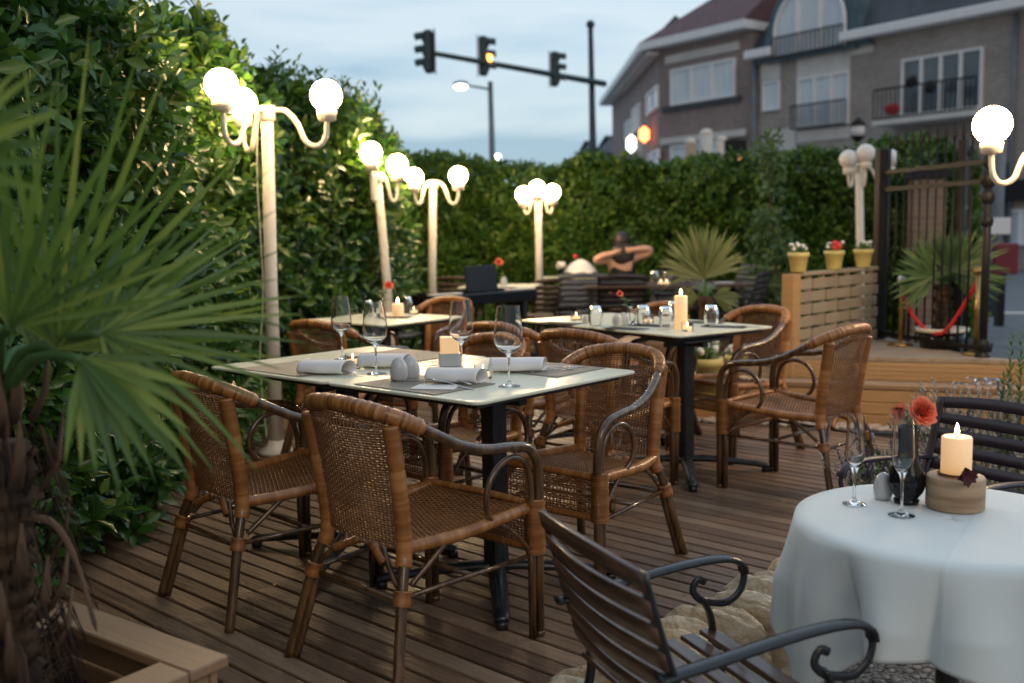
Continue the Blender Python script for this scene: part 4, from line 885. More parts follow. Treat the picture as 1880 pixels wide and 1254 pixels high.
# ---- globe lamp posts
def globe_lamp(P,H,arms,label,lit=True,lean=(0,0),pole_r=.040,R=.115,AL=.34,group='white globe lamp posts',wire=False,gr='lit_globe'):
    t=thing('globe_lamp',label,'lamp post',P,0,group); k=MB(); lx,ly=lean
    k.tube([(0,0,0),(lx*.3,ly*.3,H*.5),(lx,ly,H)],[pole_r*1.15,pole_r,pole_r*.92],16); k.lathe([(pole_r*1.0,H-.03),(pole_r*1.28,H-.02),(pole_r*1.28,H+.055),(pole_r*1.1,H+.062),(0,H+.066)],14,(lx,ly,0)); k.lathe([(0,0),(.11,0),(.11,.02),(.06,.05),(pole_r*1.1,.09)],16); k.build('pole',M['cream'],t)
    for an,up in arms:
        c=R_(an); d=Vector((math.cos(c),math.sin(c),0)); o=Vector((lx,ly,H+.03))
        q=[o+d*.03,o+d*AL*.30+Vector((0,0,.0)),o+d*AL*.50+Vector((0,0,-.08)),o+d*AL*.64+Vector((0,0,-.19)),o+d*AL*.84+Vector((0,0,-.215)),o+d*AL*.97+Vector((0,0,-.16)),o+d*AL+Vector((0,0,-.09+up))]
        k=MB(); k.tube(sm(q,6),.016,10); e=o+d*AL+Vector((0,0,-.075)); k.lathe([(.02,-.03+up),(.055,-.02+up),(.062,.035+up),(.055,.04+up)],16,e); k.build('arm',M['cream'],t)
        g2=MB(); c2=e+Vector((0,0,.04+R*.92+up)); g2.ball(c2,R,24); g2.build('globe',M['globe'] if lit else M['opal'],t)
    if wire: k=MB(); k.tube(sm([(-pole_r*1.5+lx,0,H-.05),(-pole_r*1.9+lx,-.01,H*.8),(-pole_r*1.25+lx*.4,-.01,H*.5),(-pole_r*1.9,-.01,H*.28),(-pole_r*1.4,-.01,.1)],8),.005,5); k.build('cable',M['cream'],t)
    return t
a=on(508,832,0)
b=at(490,195,a.y)
globe_lamp(a,b.z-.06,[(-6,.03),(241,.06),(128,.04)],'nearest lit white globe lamp post against the left hedge',lean=(b.x-a.x,0),wire=True,AL=.37,R=.094)
def lamp_at(px,Y,pyb,pyt,arms,label,lit=True,R=.11,pxt=None,pr=.042,zb=0.0,AL=.32):
    c=at(pxt or px,pyt,Y); d=at(px,pyb,Y); x0=d.x+(d.x-c.x)*0
    sl=(c.x-d.x)/(c.z-d.z); x0=d.x-sl*(d.z-zb)
    return globe_lamp(Vector((x0,Y,zb)),c.z-zb,arms,label,lit,(c.x-x0,0),pr,R,AL)
lamp_at(710,8.8,560,330,[(20,.05),(262,.14)],'lit globe lamp half buried in the hedge with a leaning pole',pxt=693,AL=.18,R=.092,pr=.04)
lamp_at(795,10.6,540,342,[(-5,.02),(228,.0)],'lit globe lamp with two clear globes between piano and hedge',AL=.27,R=.096)
lamp_at(990,11.6,520,362,[(10,-.02),(170,-.04),(265,.02)],'lit globe lamp with close-set globes before the far hedge',AL=.17,R=.088,pxt=988)
lamp_at(1578,10.4,480,310,[(232,.0),(262,.05),(0,.02)],'unlit white globe lamp post behind the slatted screen',lit=False,AL=.31,R=.095,pxt=1577)
c=at(1822,222,5.64); globe_lamp(Vector((c.x+.36,5.64,-.05)),c.z-.05-.06,[(180,.05),(35,.05),(265,.12)],'lit globe lamp at the right edge beside the road',AL=.36,R=.102)
# ================================================================== RATTAN CHAIRS
def make_chair():
    t=thing('rattan_armchair','','armchair',(0,0,0),0,'rattan armchairs set around the green tables')
    cane,wr,rt=M['cane'],M['wrap'],M['rattan']
    stile=lambda s:[(s*.198,-.262,.33),(s*.182,-.235,.42),(s*.184,-.245,.55),(s*.190,-.268,.70),(s*.194,-.285,.80)]
    for s in (-1,1):
        # front leg: double pole, running on into the arm
        k=MB(); k.tube([(s*.255,.295,0),(s*.255,.297,.24),(s*.255,.297,.46)],.0165,10); k.tube([(s*.252,.264,0),(s*.252,.264,.45)],.0140,8); k.lathe([(.018,.0),(.019,.012),(.016,.02)],10,(s*.255,.295,0)); o=k.build('leg',cane,t)
        k=MB(); ribbed(k,[(s*.254,.281,.29),(s*.254,.281,.47)],.034,.006,12); k.v=[(x,.281+(y-.281)*1.05,z) for x,y,z in k.v]; k.build('binding',wr,o)
        k=MB(); P=sm([(s*.255,.297,.46),(s*.257,.297,.54),(s*.260,.283,.61),(s*.262,.235,.655),(s*.264,.15,.672),(s*.264,.05,.682),(s*.258,-.05,.708),(s*.243,-.14,.752),(s*.224,-.205,.789),(s*.205,-.245,.810)],6); k.tube(P,.0170,12); k.build('armrest',cane,t)
        k=MB(); P=sm([(s*.252,.264,.45),(s*.253,.262,.53),(s*.255,.235,.600),(s*.258,.18,.632),(s*.260,.115,.625),(s*.260,.065,.585),(s*.258,.045,.53),(s*.252,.055,.475),(s*.238,.09,.435)],6); k.tube(P,.0105,8); k.build('arm_loop',cane,t)
        # rear leg
        k=MB(); k.tube(sm([(s*.262,-.352,0),(s*.238,-.315,.14),(s*.212,-.275,.30),(s*.188,-.24,.40)],5),.0170,10); k.tube(sm([(s*.240,-.338,0),(s*.219,-.302,.14),(s*.200,-.262,.29)],5),.0125,8); o=k.build('leg',cane,t)
        k=MB(); ribbed(k,[(s*.216,-.282,.262),(s*.210,-.270,.305)],.030,.008,12); k.build('binding',wr,o)
        k=MB(); ribbed(k,sm(stile(s)[0:1]+stile(s)[1:],8)[4:],.0265,.010,12,.07); k.v=[(x,y,z) for x,y,z in k.v]; k.build('back_post',wr,t)
        # seat side rail
        k=MB(); ribbed(k,sm([(s*.240,.262,.445),(s*.238,.12,.437),(s*.225,-.05,.425),(s*.188,-.22,.420)],8),.021,.007,10,.12); k.build('seat_rail',wr,t)
        # curved braces and side stretcher
        for q in ([(s*.213,-.275,.29),(s*.150,-.262,.345),(s*.085,-.235,.405)],[(s*.205,-.235,.31),(s*.216,-.15,.375),(s*.220,-.09,.418)],[(s*.250,.25,.31),(s*.245,.19,.375),(s*.240,.12,.425)]): k=MB(); k.tube(sm(q,6),.009,7); k.build('brace',cane,t)
        k=MB(); k.tube([(s*.249,.265,.285),(s*.216,-.275,.285)],.0085,7); k.build('stretcher',cane,t)
    for q in ([(-.21,-.27,.272),(.21,-.27,.272)],[(-.232,0,.285),(.232,0,.285)]): k=MB(); k.tube(q,.0085,7); k.build('stretcher',cane,t)
    for s in (-1,1):
        k=MB(); ribbed(k,[(s*.035,-.236,.405),(s*.115,-.262,.37)],.014,.006,8); k.build('knot',wr,t)
    # top rail, thick wrap, arching over the back
    k=MB(); P=sm([(-.250,-.10,.730),(-.234,-.175,.771),(-.205,-.245,.811),(-.158,-.295,.837),(-.08,-.318,.850),(0,-.325,.855),(.08,-.318,.850),(.158,-.295,.837),(.205,-.245,.811),(.234,-.175,.771),(.250,-.10,.730)],10)
    P=resample(P[12:-12],.0042); m_=len(P); rr=random.Random(3); A_=[.01+.98*rr.random() for i in range(m_)]; k.tube(P,[.0262*(1-.11*(i%2))*(1+.05*rr.uniform(-1,1))*(.82 if i<3 or i>m_-4 else 1) for i in range(m_)],12,[A_[i//2*2] for i in range(m_)]); k.build('top_rail',wr,t)
    # woven back
    def back(i,j):   # i across -1..1, j 0 bottom .. 1 top
        z=.425+(.825-.425)*j+(.018*(1-i*i) if j>.9 else 0); w_=np.interp(j,[0,.3,.7,1],[.174,.176,.182,.186]); y=np.interp(j,[0,.3,.7,1],[-.238,-.245,-.268,-.290])-.048*(1-i*i)*(.35+.65*j)
        return Vector((i*w_,y,z))
    nst,nwf=24,50; k=MB()
    for q in range(nst+1):
        i=-1+2*q/nst; k.tube([back(i,j/8) for j in range(9)],.0027,4,a=.3)
    for q in range(nwf):
        j=(q+.5)/nwf; pts=[]
        for r in range(nst*2+1):
            i=-1+r/nst; n_=Vector((i*.35,-1,.1)); ph=((r%2==0) and (1 if (r//2+q)%2 else -1) or 0)
            if .42<j<.66 and abs(abs(i)+abs(j-.54)*6-.55)<.13 and ph: ph*=2.0
            pts.append(back(i,j)+n_.normalized()*.0036*ph)
        k.tube(pts,.0027,4,a=.1+.85*random.random(),flat=(1,.75))
    k.build('backrest',rt,t)
    # woven seat
    def seat(i,j):
        w_=np.interp(j,[0,1],[.182,.240]); y=-.228+.505*j; z=np.interp(j,[0,.25,.7,.93,1],[.418,.416,.428,.450,.448])-.022*(1-i*i)*(1-.6*j)
        return Vector((i*w_,y,z))
    k=MB()
    for q in range(25):
        i=-1+2*q/24; k.tube([seat(i,j/10) for j in range(11)],.003,4,a=.3)
    for q in range(58):
        j=(q+.5)/58; pts=[]
        for r in range(49):
            i=-1+r/24; pts.append(seat(i,j)+Vector((0,0,.0034*(0 if r%2 else (1 if (r//2+q)%2 else -1)))))
        k.tube(pts,.0035,4,a=.2+.7*random.random(),flat=(1,.8))
    # woven strands only, no mat beneath
    k.build('seat',rt,t)
    # front apron
    k=MB()
    ap=lambda i,j: Vector((i*.238,.280+.006*(1-i*i),.305+.135*j))
    for q in range(31): i=-1+2*q/30; k.tube([ap(i,j/3) for j in range(4)],.0024,4,a=.3)
    for q in range(15):
        j=(q+.5)/15
        if q in (4,9): continue
        pts=[ap(-1+r/30,j)+Vector((0,.0033*(0 if r%2 else (1 if (r//2+q)%2 else -1)),0)) for r in range(61)]; k.tube(pts,.0034,4,a=.2+.7*random.random())
    k.build('apron',rt,t)
    k=MB(); ribbed(k,[(-.238,.285,.300),(0,.288,.300),(.238,.285,.300)],.013,.006,8,.14); o=k.build('apron_edge',wr,t)
    k=MB(); ribbed(k,sm([(-.24,.278,.452),(0,.285,.456),(.24,.278,.452)],10),.014,.006,8,.14); k.build('front_rail',wr,t)
    return t
chair0=make_chair(); _first=[True]
def chair(x,y,face,label,sc=1.0):
    rz=R_(face-90)
    if _first[0]: _first[0]=False; chair0.location=(x,y,.001); chair0.rotation_euler=(0,0,rz); chair0['label']=label; chair0.scale=(sc,)*3; return chair0
    return dup(chair0,(x,y,.001),rz,label,sc)
chair(-.31,3.185,48,'brown rattan armchair with its back to the camera at the middle of the near table')
chair(-.92,3.735,44,'brown rattan armchair half behind the palm fronds at the left of the near table')
chair(.285,3.945,232,'rattan armchair facing the camera at the right end of the near table')
chair(-.28,4.52,226,'rattan armchair on the far side of the near table behind the candle')
chair(.48,5.14,52,'rattan armchair seen from behind between the near and the second table')
chair(.10,5.60,50,'rattan armchair at the left corner of the second table, mostly hidden')
chair(1.47,5.10,134,'rattan armchair standing side on, pulled out at the right of the second table')
chair(1.34,6.02,216,'rattan armchair facing the camera at the right far corner of the second table')
chair(.80,6.52,214,'rattan armchair on the far side of the second table behind its pedestal')
chair(-.98,5.95,58,'dark backed rattan armchair at the near left of the small rear table')
chair(-.62,7.35,238,'rattan armchair facing the camera beyond the small rear table')
# ================================================================== GREEN TABLES
def table(C,ang,Lx,Ly,label,cols,split=True,z=.80):
    t=thing('dining_table',label,'table',(C[0],C[1],0),R_(ang),'pale green glass topped tables')
    def top(x0,x1,cr):
        k=MB(); pts=[]; rc=.035
        for (cx,cy_,a0) in ((x1-rc,Ly/2-rc,0),(x0+rc,Ly/2-rc,90),(x0+rc,-Ly/2+rc,180),(x1-rc,-Ly/2+rc,270)):
            sh=(cx>0)==(cr>0) or cr==0
            for q in range(7): a_=R_(a0+90*q/6); r_=rc if sh else .004; ox=cx if sh else (x1-.004 if cx>(x0+x1)/2 else x0+.004); oy=cy_ if sh else (Ly/2-.004)*(1 if cy_>0 else -1); pts.append((ox+r_*math.cos(a_),oy+r_*math.sin(a_)))
        n=len(pts); prof=[(.004,-.012),(.0,-.009),(0,-.003),(.003,0)]; vs=[]
        cx_,cyy=(x0+x1)/2,0
        for ins,zz in prof:
            for (x,y) in pts: vs.append((x-math.copysign(ins,x-cx_),y-math.copysign(ins,y),z+zz))
        F=[tuple(range(n))[::-1],tuple(3*n+i for i in range(n))]+[(p*n+i,p*n+(i+1)%n,(p+1)*n+(i+1)%n,(p+1)*n+i) for p in range(3) for i in range(n)]
        k.add(vs,F,0,False); k.build('tabletop',M['glasstop'],t)
    if split: top(-Lx/2,-.002,-1); top(.002,Lx/2,1)
    else: top(-Lx/2,Lx/2,0)
    k=MB(); 
    k.box((0,0,z-.024),(Lx-.10,Ly-.10,.020),bev=.003); k.build('underframe',M['blackmetal'],t)
    for (cx,cy_,al,ao) in cols:
        k=MB(); k.box((cx,cy_,(z-.09)/2+.03),(.075,.075,z-.12),bev=.008); k.box((cx,cy_,z-.045),(.34,.34,.018),bev=.004)
        for d in range(2): k.box((cx,cy_,z-.07),(.30,.04,.03),rz=d*PI/2)
        o=k.build('pedestal',M['blackmetal'],t)
        for q in range(4):
            an=R_(ao-ang+90*q); d=Vector((math.cos(an),math.sin(an),0)); b=MB(); p0=Vector((cx,cy_,.075)); P=[p0+d*.02,p0+d*.14+Vector((0,0,-.002)),p0+d*(al-.06)+Vector((0,0,-.030)),p0+d*al+Vector((0,0,-.042))]
            b.tube(sm(P,4),[.036]*6+[.032]*4+[.028]*3,8,flat=(.95,.55)); b.lathe([(.022,-.0),(.024,.02),(.018,.03)],10,(p0+d*(al-.015)).to_tuple()[:2]+(0,)); b.build('foot',M['blackmetal'],t)
    return t
# table frames: local x runs towards the lower right of the photo
T1C=(-.409,4.095); T1A=-41.4
T1=Matrix.Translation((T1C[0],T1C[1],0))@Matrix.Rotation(R_(T1A),4,'Z'); 
def loc1(x,y): q=T1.inverted()@Vector((x,y,0)); return q.x,q.y
c1=loc1(-.075,3.74); c2=loc1(-.70,4.16)
table(T1C,T1A,1.60,.93,'near pale green table of two joined tops laid with white napkins and wine glasses',[(c1[0],c1[1],.46,3),(c2[0],c2[1],.46,-12)])
T2C=(.770,5.98); T2A=-54.6+0
T2=Matrix.Translation((T2C[0],T2C[1],0))@Matrix.Rotation(R_(T2A),4,'Z')
def loc2(x,y): q=T2.inverted()@Vector((x,y,0)); return q.x,q.y
d1=loc2(.965,5.50); d2=loc2(.55,6.25)
table(T2C,T2A,1.42,.76,'second pale green table laid with dark napkins and upturned tumblers',[(d1[0],d1[1],.46,-95),(d2[0],d2[1],.42,-95)])
table((-.86,6.66),-38,.80,.74,'small rear green table by the hedge with a candle and a rose',[(0,0,.40,10)],False)
table((-.12,10.6),-8,.80,.70,'far green table beside the keyboard with a small coral flower',[(0,0,.4,30)],False)
ZT=.8012
def O1(px,py,dz=0): return on(px,py,ZT+dz)
# placemats and table ware
def placemat(P,rz,label,m='mat'):
    k=MB(); k.box((0,0,.0012),(.43,.31,.0022)); o=k.build('placemat',M[m],loc=P,rz=rz); return tag(o,label,'placemat','woven placemats')
def tw(T,x,y): q=T@Vector((x,y,0)); return Vector((q.x,q.y,ZT))
A1=R_(T1A)
placemat(tw(T1,-.40,-.285),A1,'taupe woven placemat nearest the palm on the near table')
placemat(tw(T1,.36,-.285),A1,'taupe woven placemat at the front corner of the near table')
placemat(tw(T1,-.36,.285),A1,'taupe woven placemat behind the shakers on the near table')
placemat(tw(T1,.44,.285),A1,'taupe woven placemat at the right corner of the near table')
def wine_glass(P,label,H=.285,rb=.050,rr_=.040,stem=.115,rf=.040,name='wine_glass',grp='tall clear wine glasses'):
    hb=H-stem; th=.0012
    pr=[(.0,.0),(rf,.0),(rf,.0015),(rf*.6,.005),(.010,.010),(.0042,.022),(.0036,stem*.55),(.0044,stem*.88),(.010,stem+.003)]
    outp=[(rb*.55,stem+hb*.075),(rb*.88,stem+hb*.18),(rb,stem+hb*.30),(rb*.98,stem+hb*.42),(rb*.93,stem+hb*.58),(rb*.87,stem+hb*.78),(rr_,H)]
    inp=[(r-th,z) for r,z in outp[::-1]]; inp[-1]=(rb*.55-th,stem+hb*.075+.003); 
    k=MB(); k.lathe(tight(pr+outp+inp+[(.006,stem+.010),(0,stem+.009)]),36); return tag(k.build(name,M['glass'],loc=P),label,name.replace('_',' '),grp)
wine_glass(O1(629,660),'wine glass farthest left beside the tealight on the near table',.285,.046,.034)
wine_glass(O1(691,686),'wine glass standing left of the grey shakers',.285,.050,.037)
wine_glass(O1(848,681),'wine glass right in front of the square candle holder',.285,.049,.038)
wine_glass(O1(935,709),'wine glass nearest the camera on the front placemat',.290,.053,.042)
def tealight(P,label,s=1.0):
    t=thing('tealight_jar',label,'tealight',P,0,'glass tealight holders'); r=.034*s; h=.052*s
    k=MB(); k.lathe(tight([(0,0),(r*.95,0),(r,.003),(r,h),(r-.0022,h),(r-.0022,.010),(0,.009)]),28); k.build('jar',M['glass'],t)
    k=MB(); k.lathe([(0,.011),(r*.72,.011),(r*.74,.028*s),(0,.028*s)],18); k.build('wax',M['waxlit'],t)
    k=MB(); k.lathe([(0,.030*s),(.0035*s,.034*s),(.0040*s,.038*s),(.002*s,.046*s),(0,.051*s)],8); k.build('flame',M['flame'],t); return t
tealight(O1(648,671),'tealight jar behind the left napkin on the near table'); tealight(O1(887,695),'tealight jar between the middle and right napkins on the near table')
def shaker(P,label,s=1.0,grp='egg shaped shakers'):
    k=MB(); k.lathe([(0,0),(.023,0),(.0275,.012),(.0285,.028),(.026,.048),(.019,.064),(.010,.073),(0,.076)],22); k.v=[(x*s,y*s*.85,z*s) for x,y,z in k.v]; return tag(k.build('salt_shaker',M['porcelain'],loc=P,rz=.3),label,'shaker',grp)
shaker(O1(733,700),'left one of the two grey egg shakers on the near table',1.22); shaker(O1(755,697),'right one of the two grey egg shakers on the near table',1.22)
def candle(P,r,H,label,name='pillar_candle',lit=True,sq=False):
    t=thing(name,label,'candle',P,.5 if sq else 0); k=MB(); 
    if sq: k.box((0,0,H/2),(2*r,2*r,H),bev=.003); k.v=[v for v in k.v]
    else: k.lathe([(0,0),(r,0),(r,H-.003),(r-.003,H),(r*.8,H-.002),(r*.5,H-.007),(0,H-.008)],28)
    k.build('wax',M['wax'],t); k=MB(); k.tube([(0,0,H-.010),(0,0,H+.008)],.0015,5); k.build('wick',M['wick'],t)
    if lit: k=MB(); k.lathe([(0,H+.002),(.0055,H+.009),(.0065,H+.016),(.0035,H+.028),(0,H+.040)],10); k.build('flame',M['flame'],t)
    return t
P=O1(826,671); k=MB(); s_=.042
for dx,dy,lx,ly in ((0,s_,2*s_,.006),(0,-s_,2*s_,.006),(s_,0,.006,2*s_-.008),(-s_,0,.006,2*s_-.008)): k.box((dx,dy,.028),(lx,ly,.054),bev=.001)
k.box((0,0,.003),(2*s_-.008,2*s_-.008,.006)); tag(k.build('candle_holder',M['porcelain'],loc=P,rz=R_(8)),'square white candle holder at the back of the near table','candle holder')
candle(P+Vector((0,0,.0065)),.038,.115,'square cream candle standing in the white holder',name='square_candle',lit=False,sq=True).rotation_euler=(0,0,R_(8))
def napkin_roll(P,rz,label,L=.205):
    k=MB()
    def f(u,v):   # v along roll, u around (arch, then tail)
        if u<.72:
            a_=PI*(-.18+1.36*(u/.72)); x=-.050*math.cos(a_)*1.10; z=.016+.036*abs(math.sin(a_))**.8*(1 if math.sin(a_)>0 else -.4); 
        else: q=(u-.72)/.28; x=.046-q*.05; z=.006*(1-q)+.0015
        skew=.018*(v-.5)*(1+x*8); return Vector(((v-.5)*L+.14*x*(1 if v>.5 else -.2),x+.002*math.sin(v*9+u*5),max(z,.0015)))
    k.grid(f,26,14); o=k.build('napkin',M['napkin'],loc=P,rz=rz); md=o.modifiers.new('t','SOLIDIFY'); md.thickness=.0022; tag(o,label,'napkin','rolled white napkins on the near table'); return o
def flat_napkin(P,rz,label,m='napkin',L=.16,W_=.10,grp='napkins'):
    k=MB(); k.box((0,0,.002),(L,W_,.0035),bev=.001); return tag(k.build('paper_napkin' if m=='napkin' else 'dark_napkin',M[m],loc=P,rz=rz),label,'napkin',grp)
up_=Vector((0,0,.0025))
NA=R_(-12)
napkin_roll(O1(598,686)+up_,A1+R_(26),'rolled white napkin nearest the palm with cutlery leaning on it')
napkin_roll(O1(706,674)+up_,A1+R_(30),'rolled white napkin behind the left pair of glasses')
napkin_roll(O1(836,703)+up_,A1+R_(28),'rolled white napkin in front of the candle with a fork on it')
napkin_roll(O1(950,682)+up_,A1+R_(38),'rolled white napkin right of the tealight at the far corner',L=.22)
flat_napkin(O1(590,684)+up_,A1+R_(28),'flat white napkin under the left cutlery',grp='flat white napkins'); flat_napkin(O1(800,713)+up_,A1+R_(28),'flat white napkin under the front cutlery',grp='flat white napkins')
def fork(P,rz,label,tilt=0.0,roll=0.0,kind='fork',s=1.0):
    k=MB(); 
    k.tube([(-.10,0,0),(-.06,0,.002),(-.01,0,.004),(.03,0,.002)],[.0075,.006,.0032,.0035],8,flat=(1,.4))
    if kind=='fork':
        k.tube([(.03,0,.002),(.045,0,0),(.060,0,0)],[.004,.011,.012],8,flat=(1,.16))
        for q in range(4): y=-.0085+.0057*q; k.tube([(.058,y,0),(.078,y,.002),(.098,y,.007)],[.0020,.0018,.0010],5)
    else: k.tube([(.03,0,.002),(.05,.002,0),(.09,.003,0),(.125,.0,0)],[.004,.0095,.009,.001],8,flat=(1,.10))
    k.v=[(x*s,y*s,z*s) for x,y,z in k.v]; o=k.build(kind,M['steel'],loc=P); o.rotation_euler=(roll,tilt,rz); return tag(o,label,kind,'steel cutlery')
zz=Vector((0,0,.022))
fork(O1(600,680)+zz,R_(155)+0,'fork resting on the left rolled napkin',R_(-9)); fork(O1(612,686)+zz,R_(-28),'knife leaning on the left rolled napkin',R_(10),kind='knife')
fork(O1(824,706)+zz,R_(150),'fork resting on the middle rolled napkin',R_(-9)); fork(O1(770,701)+up_*2,R_(-2),'knife lying on the front placemat',0,kind='knife')
fork(O1(828,712)+zz*.6,R_(-30),'butter knife crossed with the fork on the front napkin',R_(8),kind='knife'); fork(O1(1015,682)+up_*2,R_(20),'fork lying right of the far napkin on the near table'); fork(O1(1025,677)+up_*2,R_(8),'knife lying right of the far napkin on the near table',kind='knife')
fork(O1(790,668)+up_*2,R_(5),'fork lying beside the back napkin behind the shakers')
# second table ware
def tumbler(P,label,s=1.0):
    k=MB(); r=.040*s; H=.118*s; k.lathe([(r*.70,H),(r*.80,H*.97),(r*1.08,H*.62),(r*1.10,H*.40),(r*.98,H*.08),(r*.92,0),(r*.92-.002,0),(r*.98-.002,H*.08),(r*1.10-.0022,H*.40),(r*1.08-.0022,H*.62),(r*.80-.002,H*.90),(0,H*.88)],28); 
    return tag(k.build('tumbler',M['glass'],loc=P),label,'tumbler','upturned glass tumblers')
tumbler(O1(1093,598),'upturned tumbler farthest left on the second table'); tumbler(O1(1181,597),'upturned tumbler behind the rose vase'); tumbler(O1(1223,600),'upturned tumbler just left of the tall lit candle'); tumbler(O1(1306,597),'upturned tumbler right of the tall lit candle'); tumbler(O1(1238,588),'upturned tumbler partly behind the tall lit candle')
candle(O1(1250,603),.036,.185,'tall cream pillar candle burning on the second table')
tealight(O1(1262,608),'tealight jar in front of the tall candle',1.0); tealight(O1(1190,594),'tealight jar left of the tall candle'); tealight(O1(1058,588),'tealight jar at the left end of the second table')
shaker(O1(1133,600),'left white shaker beside the rose vase',1.05,'white shakers on the second table'); shaker(O1(1145,598),'right white shaker beside the rose vase',1.05,'white shakers on the second table')
shaker(O1(1075,594),'pale shaker beside the left tealight on the second table',.7,'white shakers on the second table')
for (px,py,an,lb) in ((1030,594,-20,'dark napkin at the left end of the second table'),(1150,604,-15,'dark folded napkin at the front of the second table'),(1195,598,-10,'dark napkin behind the front napkin on the second table'),(1330,600,-8,'dark napkin under the cutlery at the right of the second table'),(1290,592,-8,'dark napkin behind the upturned tumbler at right')): flat_napkin(O1(px,py)+up_*.2,R_(an-20),lb,'napdark',.25,.10,'dark folded napkins')
fork(O1(1335,601)+up_*2,R_(-10),'fork on the dark napkin at the right of the second table'); fork(O1(1362,601)+up_*2,R_(-20),'knife at the right corner of the second table',kind='knife'); fork(O1(1200,607)+up_*2,R_(15),'knife beside the front dark napkin',kind='knife')
# roses
def rose(par,c,r,d=(0,0,1),seed=0,n=22,name='bloom'):
    k=MB(); rr=random.Random(seed); D=Vector(d).normalized(); q=D.to_track_quat('Z','Y').to_matrix().to_4x4(); Mx=Matrix.Translation(c)@q
    for i in range(n):
        f=i/n; an=i*2.4; op=.02+.72*f**1.4; rad=r*(.10+.50*f)
        def pf(u,v,an=an,op=op,rad=rad,f=f):
            w_=(u-.5)*2; a_=an+w_*(1.0+.25*f)*(.5+.5*math.sin(PI*min(1,v*.8+.2))); h=v*r*(1.0-.12*f)
            ro=rad*(.35+.65*v)+op*h*.62*v; z=h*math.cos(op*.85)*1.0-op*r*.28*v*v-.06*r*w_*w_*v
            ro+=.05*r*math.sin(w_*4+an)*v; return Mx@Vector((ro*math.cos(a_),ro*math.sin(a_),z))
        k.grid(pf,6,5,a=.05+.9*f*rr.uniform(.8,1.05))
    return k.build(name,M['rose'],par)
def rose_vase(P,label,px,py,vtype,r=.035,name='rose_vase'):
    t=thing(name,label,'vase',P); tip=at(px,py,P.y)-P
    k=MB()
    if vtype=='clear': k.lathe([(0,0),(.026,0),(.032,.03),(.026,.07),(.015,.10),(.018,.125),(.016,.125),(.013,.10),(.024,.07),(.029,.03),(0,.006)],20); k.build('vase',M['glass'],t)
    k=MB(); k.tube(sm([(0,0,.02),(tip.x*.2,0,tip.z*.6),(tip.x,tip.y,tip.z)],5),.0025,6)
    for q in range(5): leaflet(k,Vector((tip.x*.3,0,tip.z*(.55+.07*q))),(math.cos(q*2.2),math.sin(q*2.2),.2),(0,0,1),.05,.028,.1,n=4)
    k.build('stem',M['green'],t); rose(t,tip,r,(.3,-.8,.5),1,14); return t
rose_vase(O1(1157,597),'clear vase with a coral rose bud on the second table',1136,541,'clear',.026)
def on3(px,py): return on(px,py,ZT)
rose_vase(on3(700,583),'clear vase with a coral rose on the small rear table',712,526,'clear',.038)
candle(on3(731,580),.040,.085,'short cream candle burning on the small rear table')
tealight(on3(760,577),'tealight jar on the small rear table'); tumbler(on3(748,572),'upturned tumbler on the small rear table behind the candle',.9); tumbler(on3(675,580),'upturned tumbler at the left of the small rear table',.9)
flat_napkin(on3(722,583)+up_*.2,R_(-20),'dark napkin beside the candle on the small rear table','napdark',.25,.10,'dark folded napkins')
# ================================================================== ROUND TABLE
RC=on(1748,955,.545); RC=Vector((RC.x,RC.y,0)); gz=-.232
t=thing('round_table','round bistro table hidden under a long white cloth at the right front','table',(RC.x,RC.y,gz))
k=MB(); k.lathe([(0,.755),(.40,.755),(.405,.762),(.405,.770),(.40,.774),(0,.774)],48); k.build('tabletop',M['tan'],t)
k=MB(); k.lathe([(0,0),(.20,0),(.20,.012),(.06,.04),(.032,.07),(.030,.70),(.09,.74),(.09,.755),(0,.755)],24); k.build('pedestal',M['blackmetal'],t)
ZR=gz+.774+.0065
def cloth():
    R0=.416; S=.645; rot=R_(192-45); nA,nr=360,34; vs=[]; F=[]
    rr=random.Random(2); ph=[rr.uniform(0,6.28) for _ in range(6)]
    for j in range(nr+1):
        for i in range(nA):
            an=2*PI*i/nA; q=an-rot; m_=max(abs(math.cos(q)),abs(math.sin(q))); Rt=S/m_; Rt=min(Rt,S*1.38)
            if j<10: r=R0*j/10; p=Vector((r*math.cos(an),r*math.sin(an),.0016*math.sin(r*14+an*2)*(r/R0)))
            else:
                f=(j-10)/(nr-10); s=(Rt-R0)*f; L=Rt-R0
                fold=(.75*(abs(math.sin(4.5*an+ph[0]+.6*math.sin(3*an)))**.6-.5)*1.7+.35*math.sin(5*an+ph[1])+.28*math.sin(13*an+ph[2]+math.sin(2*an))); amp=.040*min(1,s/.16)**1.0*(1+.6*min(1,s/.4))
                co=max(0,math.cos(2*(q-PI/4)))**2     # corners hang as points
                out=.010*(1-math.exp(-s/.02))+fold*amp
                rad=R0+out; a2=an+.05*math.sin(7*an+ph[3])*min(1,s/.25)
                sag=.012*(1-math.exp(-s/.03)); p=Vector((rad*math.cos(a2),rad*math.sin(a2),-s*.97-.006-sag+.008*math.sin(9*an+ph[4])*f))
            vs.append(p)
    for j in range(nr):
        for i in range(nA): F.append((j*nA+i,j*nA+(i+1)%nA,(j+1)*nA+(i+1)%nA,(j+1)*nA+i))
    k=MB(); k.add(vs,F,0,True); o=k.build('tablecloth',M['cloth'],loc=(RC.x,RC.y,ZR)); md=o.modifiers.new('t','SOLIDIFY'); md.thickness=.0016; md.offset=1
    return tag(o,'white tablecloth draped to a point over the round table','tablecloth')
cloth(); ZR+=.003
def O2(px,py): return on(px,py,ZR)
wine_glass(O2(1568,925),'slim champagne flute farthest left on the white cloth',.262,.028,.0235,.100,.033,'champagne_flute','champagne flutes on the round table')
